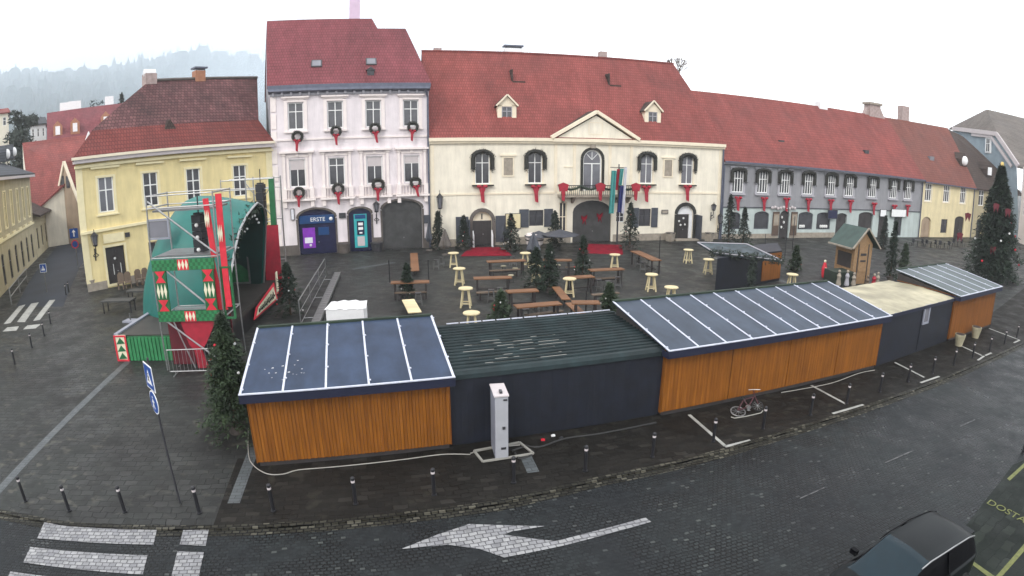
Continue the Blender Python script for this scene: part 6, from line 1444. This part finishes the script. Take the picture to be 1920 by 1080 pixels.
plate('square', 3.62, .33, -.66, t, 'tri'); plate('round', 2.95, .31, -.66, t, 'walk')
def smallsign(u, v, label, plates, h=2.6):
    x, y, _ = G(u, v); t = thing('road_sign', label, 'road sign', (x, y, 0), .2); MB().cyl((0, 0, 0), (0, 0, h), .04, n=8).build('post', 'steel_dull', t)
    for kind, z, r in plates: plate(kind, z, r, 0, t, 'tri' if kind == 'square' else 'walk')
smallsign(88, 548, 'blue pedestrian crossing sign standing in the side street', [('square', 1.9, .33)], 2.2)
x, y, _ = G(147, 505); t = thing('road_sign', 'blue one way arrow sign above a round sign at the corner of the side street', 'road sign', (x, y, 0), .3); MB().cyl((0, 0, 0), (0, 0, 3.9), .04, n=8).build('post', 'steel_dull', t)
MB().box(-.45, .45, -.07, -.05, 2.9, 3.8).build('plate', 'blue_sign', t); MB().box(-.06, .06, -.08, -.071, 3.05, 3.5).prism([(-.2, 3.45), (.2, 3.45), (0, 3.7)], -.08, -.071).build('arrow', 'white', t); MB().cyl((0, -.05, 2.35), (0, -.07, 2.35), .4, n=20).build('round_plate', 'bright_red', t); MB().cyl((0, -.071, 2.35), (0, -.08, 2.35), .3, n=20).build('round_field', 'blue_sign', t)

# ================================================================== foreground small things
# white cabinet with ground frame
cb = Vector(G(941, 862)); t = thing('power_cabinet', 'tall white power cabinet standing in front of the dark stall', 'cabinet', (cb.x, cb.y, 0), R(10)); hh = 2.0
s = MB(); s.box(-.19, .19, 0, .85, .05, hh); s.build('body', 'cabinet', t); MB().box(-.18, .18, -.02, -.001, .08, hh-.02).build('door', 'cabinet_front', t)
MB().box(-.21, .21, -.03, .87, hh, hh+.04).build('cap', 'grey_blind', t); MB().box(.05, .16, -.035, -.021, hh-.12, hh-.07).box(.02, .1, -.05, -.021, 1.0, 1.08).box(-.02, .12, -.035, -.021, .35, .42).build('lock', 'dark_metal', t); MB().box(-.03, .05, .12, .3, hh+.041, hh+.1).build('lifting_eye', 'dark_metal', t)
fr_ = [G(905,868), G(1000,853), G(974,832), G(889,848)]; t = thing('ground_frame', 'pale metal frame lying on the ground round the power cabinet', 'frame', (cb.x, cb.y, 0)); s = MB()
for a, b in zip(fr_, fr_[1:]+fr_[:1]): s.beam(Vector(a)-Vector((cb.x, cb.y, -.05)), Vector(b)-Vector((cb.x, cb.y, -.05)), .06, .05)
s.build('rail', 'cable', t)
def cable(px, label, m='cable', r=.016, z=.025, par=None):
    pts = [Vector(G(u, v, z)) for u, v in px]; out = []
    for i in range(len(pts)-1):
        p0, p1, p2, p3 = pts[max(i-1, 0)], pts[i], pts[i+1], pts[min(i+2, len(pts)-1)]
        for k in range(6): t = k/6; out.append(.5*((2*p1) + (p2-p0)*t + (2*p0-5*p1+4*p2-p3)*t*t + (3*p1-p0-3*p2+p3)*t**3))
    out.append(pts[-1]); o = MB().tube(out, r, 6).build('cable', m, fix=False); tag(o, label, 'cable', 'cables on the ground'); return o
cable([(466,800),(466,850),(475,872),(500,888),(530,889),(560,881),(620,876),(700,868),(760,861),(830,852),(882,852)], 'pale cable running round the left corner and along the foot of the blue roofed hut')
cable([(1465,736),(1500,730),(1560,718),(1610,700),(1640,694)], 'pale cable along the foot of the long hut at its right half')
cable([(882,850),(900,845),(940,838),(975,834)], 'dark and pale cable leading to the power cabinet', 'cable', .02)
cable([(960,845),(985,838),(1000,850),(975,860),(965,848)], 'black coiled cable beside the power cabinet', 'cable_dark', .03)
cable([(975,832),(1010,838),(1060,822),(1130,812),(1230,792)], 'black cable along the foot of the dark stall', 'cable_dark', .03)
for i, (u, v, m_, lab) in enumerate([(1018,826,'bright_red','small red plug lying beside the dark stall'),(1037,818,'white','white plug box lying beside the dark stall'),(1052,822,'dark_metal','dark plug box lying beside the dark stall')]):
    o = MB().box(-.06, .06, -.035, .035, 0, .05).lathe([(.025, .05), (.02, .07)], n=8).build('plug_box', m_, None, G(u, v), .3*i); tag(o, lab, 'plug box', 'plug boxes on the ground')
# ribbon-painted stone blocks
for i, (u, v) in enumerate([(690, 905)]): pass
mat('bike_red', (.045, .005, .01), .4, .2)
# fallen bicycle
bx = Vector(G(1400, 770)); t = thing('bicycle', 'small dark red bicycle parked against the long wooden hut', 'bicycle', (bx.x, bx.y, 0), R(14)); t.scale = (1.15, 1, .85)
def wheel(x, y, r, tilt, name='wheel'):
    s = MB(); n = 20; pts = [(x+r*math.cos(k*2*math.pi/n), y + r*math.sin(k*2*math.pi/n)*math.sin(tilt), r*math.cos(tilt)+.02 + r*math.sin(k*2*math.pi/n)*math.cos(tilt)) for k in range(n)]
    s.tube(pts + [pts[0]], .022, 6); w_ = s.build(name, 'rubber' if x > 0 else 'steel_dull', t, fix=False); s = MB()
    for k in range(0, n, 2): s.cyl(pts[k], (x, y, r*math.cos(tilt)+.02), .004, n=4)
    s.build('spokes', 'steel', w_, fix=False)
wheel(-.40, -.1, .24, 1.2); wheel(.36, -.05, .2, .7)
MB().tube([(-.42, -.1, .16), (.0, -.05, .2), (.28, .1, .52), (-.1, .12, .45), (-.42, -.1, .16)], .025).tube([(0, -.05, .2), (-.1, .12, .5)], .022).tube([(.38, -.05, .25), (.28, .1, .6), (.25, .12, .8)], .02).build('frame', 'bike_red', t); MB().tube([(.1, .2, .82), (.25, .12, .84), (.42, 0, .86)], .018).build('handlebar', 'steel', t); MB().ball((-.12, .14, .54), .09, 6, sz=.45).build('saddle', 'rubber', t); MB().cyl((0, -.12, .2), (0, 0, .2), .08, n=10).box(-.08, .0, -.2, -.12, .1, .13).build('crank', 'steel', t)
MB().tube([(-.75, -.28, .03), (-.7, -.4, .03), (-.3, -.42, .03), (.3, -.38, .03), (.45, -.25, .03)], .02).build('chain_lock', 'cable', t)
# white barrels
for i, (u, v) in enumerate([(1797, 648), (1828, 633)]):
    t = thing('flower_tub', ['left', 'right'][i] + ' one of two whitish tapered tubs at the foot of the last wooden hut', 'tub', G(u, v), 0, 'whitish tubs'); MB().lathe([(.2, 0), (.3, .5), (.31, .62), (.25, .62)], n=14).build('body', 'cream_roof', t); MB().cyl((0, 0, .58), (0, 0, .63), .26, n=12).build('soil', 'dark_door', t)

# ================================================================== parked car, bottom right
rc = Vector(G(1726, 1016, 1.42)); fv = Vector(G(1640, 1060, 1.42)) - Vector(G(1800, 968, 1.42)); cang = math.atan2(fv.y, fv.x)
car = thing('parked_car', 'dark hatchback parked in the bottom right corner of the picture', 'car', (rc.x, rc.y, RZ), cang)
def ring(x, w, zb, zs, zt, wt, y=0):   # cross-section: sill, waist, roof
    return [(x, -w*.94, zb), (x, -w, zb+.25), (x, -w*.98, zs-.1), (x, -w*.93, zs), (x, -wt, zt-.06), (x, -wt*.82, zt-.012), (x, 0, zt+.02), (x, wt*.82, zt-.012), (x, wt, zt-.06), (x, w*.93, zs), (x, w*.98, zs-.1), (x, w, zb+.25), (x, w*.94, zb)]
secs = [ring(-1.72, .62, .45, .80, .84, .5), ring(-1.66, .76, .28, .92, 1.05, .6), ring(-1.50, .84, .22, .98, 1.30, .62), ring(-1.2, .87, .2, .98, 1.47, .62), ring(-.4, .88, .2, .96, 1.52, .63), ring(.42, .88, .2, .95, 1.49, .61), ring(.72, .88, .2, .95, 1.40, .61), ring(1.25, .88, .2, .94, 1.10, .66), ring(1.45, .87, .2, .92, .98, .72), ring(1.8, .85, .22, .84, .88, .7), ring(2.2, .78, .28, .70, .76, .6), ring(2.36, .62, .35, .55, .6, .45)]
def crp(P, m):
    o = []
    for q in range(len(P)-1):
        a, b, c, d = P[max(q-1, 0)], P[q], P[q+1], P[min(q+2, len(P)-1)]
        for s_ in range(m): t_ = s_/m; o.append(tuple(.5*((2*b[k]) + (c[k]-a[k])*t_ + (2*a[k]-5*b[k]+4*c[k]-d[k])*t_*t_ + (3*b[k]-a[k]-3*c[k]+d[k])*t_**3) for k in range(3)))
    return o + [P[-1]]
SU, SV = 4, 3
secs = [crp(r_, SV) for r_ in secs]; cols_ = [crp([r_[i] for r_ in secs], SU) for i in range(len(secs[0]))]; secs = [[c_[j] for c_ in cols_] for j in range(len(cols_[0]))]
n = len(secs[0])
def car_shell(sel, full=False):
    s = MB(); s.v = [p for r_ in secs for p in r_]
    for j in range(len(secs)-1):
        for i in range(n-1):
            if sel(j, i): k = j*n+i; s.f.append((k, k+1, k+n+1, k+n))
    if full: return s
    used_ = sorted({i for f in s.f for i in f}); mp_ = {i: k for k, i in enumerate(used_)}; s.v = [s.v[i] for i in used_]; s.f = [tuple(mp_[i] for i in f) for f in s.f]
    return s
side = lambda i: i//SV in (3, 8)
glassf = lambda j, i: (side(i) and 2 <= j//SU <= 6) or (i//SV in (4, 5, 6, 7) and j//SU in (5, 6, 7)) or (i//SV in (4, 5, 6, 7) and j//SU == 1)
body = car_shell(lambda j, i: not glassf(j, i), True); body.f += [tuple(range(n)), tuple(range(len(secs)*n-1, (len(secs)-1)*n-1, -1))]
bo_ = body.build('body', 'car_paint', car, smooth=True)
gl = car_shell(lambda j, i: side(i) and 2 <= j//SU <= 6).build('side_window', 'car_black', car, smooth=False, fix=False)
car_shell(lambda j, i: i//SV in (4, 5, 6, 7) and j//SU in (5, 6, 7)).build('windscreen', 'car_glass', car, smooth=True, fix=False); car_shell(lambda j, i: i//SV in (4, 5, 6, 7) and j//SU == 1).build('rear_window', 'car_glass', car, smooth=True, fix=False)
for s_ in (-1, 1):
    MB().tube([(-1.45, s_*.60, 1.36), (-1.1, s_*.625, 1.475), (-.4, s_*.635, 1.525), (.40, s_*.615, 1.50), (.68, s_*.61, 1.43)], .016, 6).build('roof_rail', 'car_black' if s_ < 0 else 'steel', car)
    MB().box(.95, 1.06, s_*.93-.09, s_*.93+.07, .96, 1.08).build('wing_mirror', 'car_black', car); MB().beam((-.25, s_*.89, .95), (-.25, s_*.66, 1.46), .07, .03).build('door_pillar', 'car_black', car)
    MB().box(2.1, 2.26, s_*.55-.14, s_*.55+.14, .58, .70).build('headlight', 'glass_light', car); MB().box(-1.73, -1.66, s_*.6-.09, s_*.6+.09, .5, .7).build('tail_light', 'bright_red', car)
    for x in (-1.1, 1.5):
        w_ = MB().cyl((x, s_*.72, .32), (x, s_*.90, .32), .32, n=20).build('wheel', 'rubber', car); MB().cyl((x, s_*.9, .32), (x, s_*.915, .32), .2, n=12).build('rim', 'steel', w_)
MB().box(-1.62, -1.36, -.5, .5, 1.33, 1.36).build('spoiler', 'car_paint', car)
MB().tube([(1.3, -.5, 1.0), (1.05, .2, 1.12)], .014).tube([(1.3, .1, 1.0), (1.05, .6, 1.1)], .014).build('wiper', 'car_black', car)

# ================================================================== haze over the whole place
hz = MB().box(-870, 870, -320, 870, -3, 230).mesh('haze', 'white'); ho = bpy.data.objects.new('haze', hz); col.objects.link(ho)
hm = bpy.data.materials.new('haze'); hm.use_nodes = True; n_, l_ = hm.node_tree.nodes, hm.node_tree.links; n_.clear()
out = n_.new('ShaderNodeOutputMaterial'); pv = n_.new('ShaderNodeVolumePrincipled'); pv.inputs['Color'].default_value = (.95, .985, 1, 1); pv.inputs['Density'].default_value = .0005
pv.inputs['Anisotropy'].default_value = .1
l_.new(pv.outputs[0], out.inputs['Volume']); hz.materials.clear(); hz.materials.append(hm); tag(ho, kind='stuff')
ho['label'] = 'thin pale mist lying over the town and the wooded hill'

def mist(name, c, r, rot, dens, label):
    o = MB().ball((0, 0, 0), 1, 14).build(name, 'white', None, c, rot, smooth=True); o.scale = r
    m = bpy.data.materials.new(name); m.use_nodes = True; n, l = m.node_tree.nodes, m.node_tree.links; n.clear()
    a = n.new('ShaderNodeOutputMaterial'); b = n.new('ShaderNodeVolumePrincipled'); b.inputs['Color'].default_value = (.84, .93, 1, 1); b.inputs['Density'].default_value = dens
    l.new(b.outputs[0], a.inputs['Volume']); o.data.materials.clear(); o.data.materials.append(m); tag(o, label, kind='stuff')
mist('mist_bank', (-340, 470, 60), (520, 200, 130), R(36), .0040, 'pale blue mist hanging over the wooded hill')
for k_, (f_, d_) in enumerate(((1, .0022), (.78, .0026), (.56, .0030), (.34, .004))):
    mist('fog_patch', (-212, 415, 62), (105*f_, 60*f_, 44*f_), R(28), d_, ['outermost', 'second', 'third', 'innermost'][k_] + ' layer of the white fog patch on the right slope of the hill')
    mist('fog_patch', (-150, 350, 48), (75*f_, 50*f_, 32*f_), R(24), d_*1.2, ['outermost', 'second', 'third', 'innermost'][k_] + ' layer of the low fog patch behind the yellow building chimneys')

# ================================================================== one mesh per separate piece
KEEP = {'crown', 'woodland', 'spokes', 'bars', 'handwriting', 'rib_highlight', 'back_strip', 'haze', 'hill', 'lettering', 'painted_letters', 'panel_moulding', 'side_window', 'windscreen', 'rear_window', 'body', 'ring', 'window_garland',
        'balcony_garland', 'eave_greenery', 'arch_greenery', 'skirt_slats', 'corner_pattern', 'pedestrian', 'door_swag', 'tree_ribbon', 'poster_print', 'screen_label', 'ground', 'road', 'flag'}
def islands(me):
    par = list(range(len(me.vertices)))
    def find(a):
        while par[a] != a: par[a] = par[par[a]]; a = par[a]
        return a
    for e in me.edges:
        a, b = find(e.vertices[0]), find(e.vertices[1])
        if a != b: par[a] = b
    g = {}
    for i in range(len(par)): g.setdefault(find(i), []).append(i)
    return list(g.values())
def clusters(me, gap=.012):
    isl = islands(me)
    if len(isl) < 2 or len(isl) > 140: return None
    bb = []
    for g in isl:
        vs = [me.vertices[i].co for i in g]; bb.append([min(v[k] for v in vs)-gap for k in range(3)] + [max(v[k] for v in vs)+gap for k in range(3)])
    par = list(range(len(isl)))
    def find(a):
        while par[a] != a: a = par[a]
        return a
    for i in range(len(bb)):
        for j in range(i):
            if all(bb[i][k] <= bb[j][k+3] and bb[j][k] <= bb[i][k+3] for k in range(3)): par[find(i)] = find(j)
    c = {}
    for i in range(len(isl)): c.setdefault(find(i), []).extend(isl[i])
    c = list(c.values())
    return c if 1 < len(c) <= 60 else None
cache = {}
for o in list(col.objects):
    if o.type != 'MESH' or not o.parent: continue
    base = o.name.split('.')[0]
    if base in KEEP: continue
    me = o.data
    if me.name not in cache:
        cl = clusters(me); res = None
        if cl:
            res = []; owner = {}
            for q, c in enumerate(cl):
                for i in c: owner[i] = q
            fs = [[] for _ in cl]
            for p in me.polygons: fs[owner[p.vertices[0]]].append(p)
            for q, c in enumerate(cl):
                mp_ = {i: k for k, i in enumerate(c)}; nm_ = bpy.data.meshes.new(base)
                nm_.from_pydata([tuple(me.vertices[i].co) for i in c], [], [tuple(mp_[i] for i in p.vertices) for p in fs[q]])
                for m_ in me.materials: nm_.materials.append(m_)
                if fs[q] and fs[q][0].use_smooth:
                    for p in nm_.polygons: p.use_smooth = True
                res.append(nm_)
        cache[me.name] = res
    res = cache[me.name]
    if res:
        o.data = res[0]
        for r_ in res[1:]:
            c = o.copy(); c.data = r_; col.objects.link(c)
            if 'label' in c: del c['label']
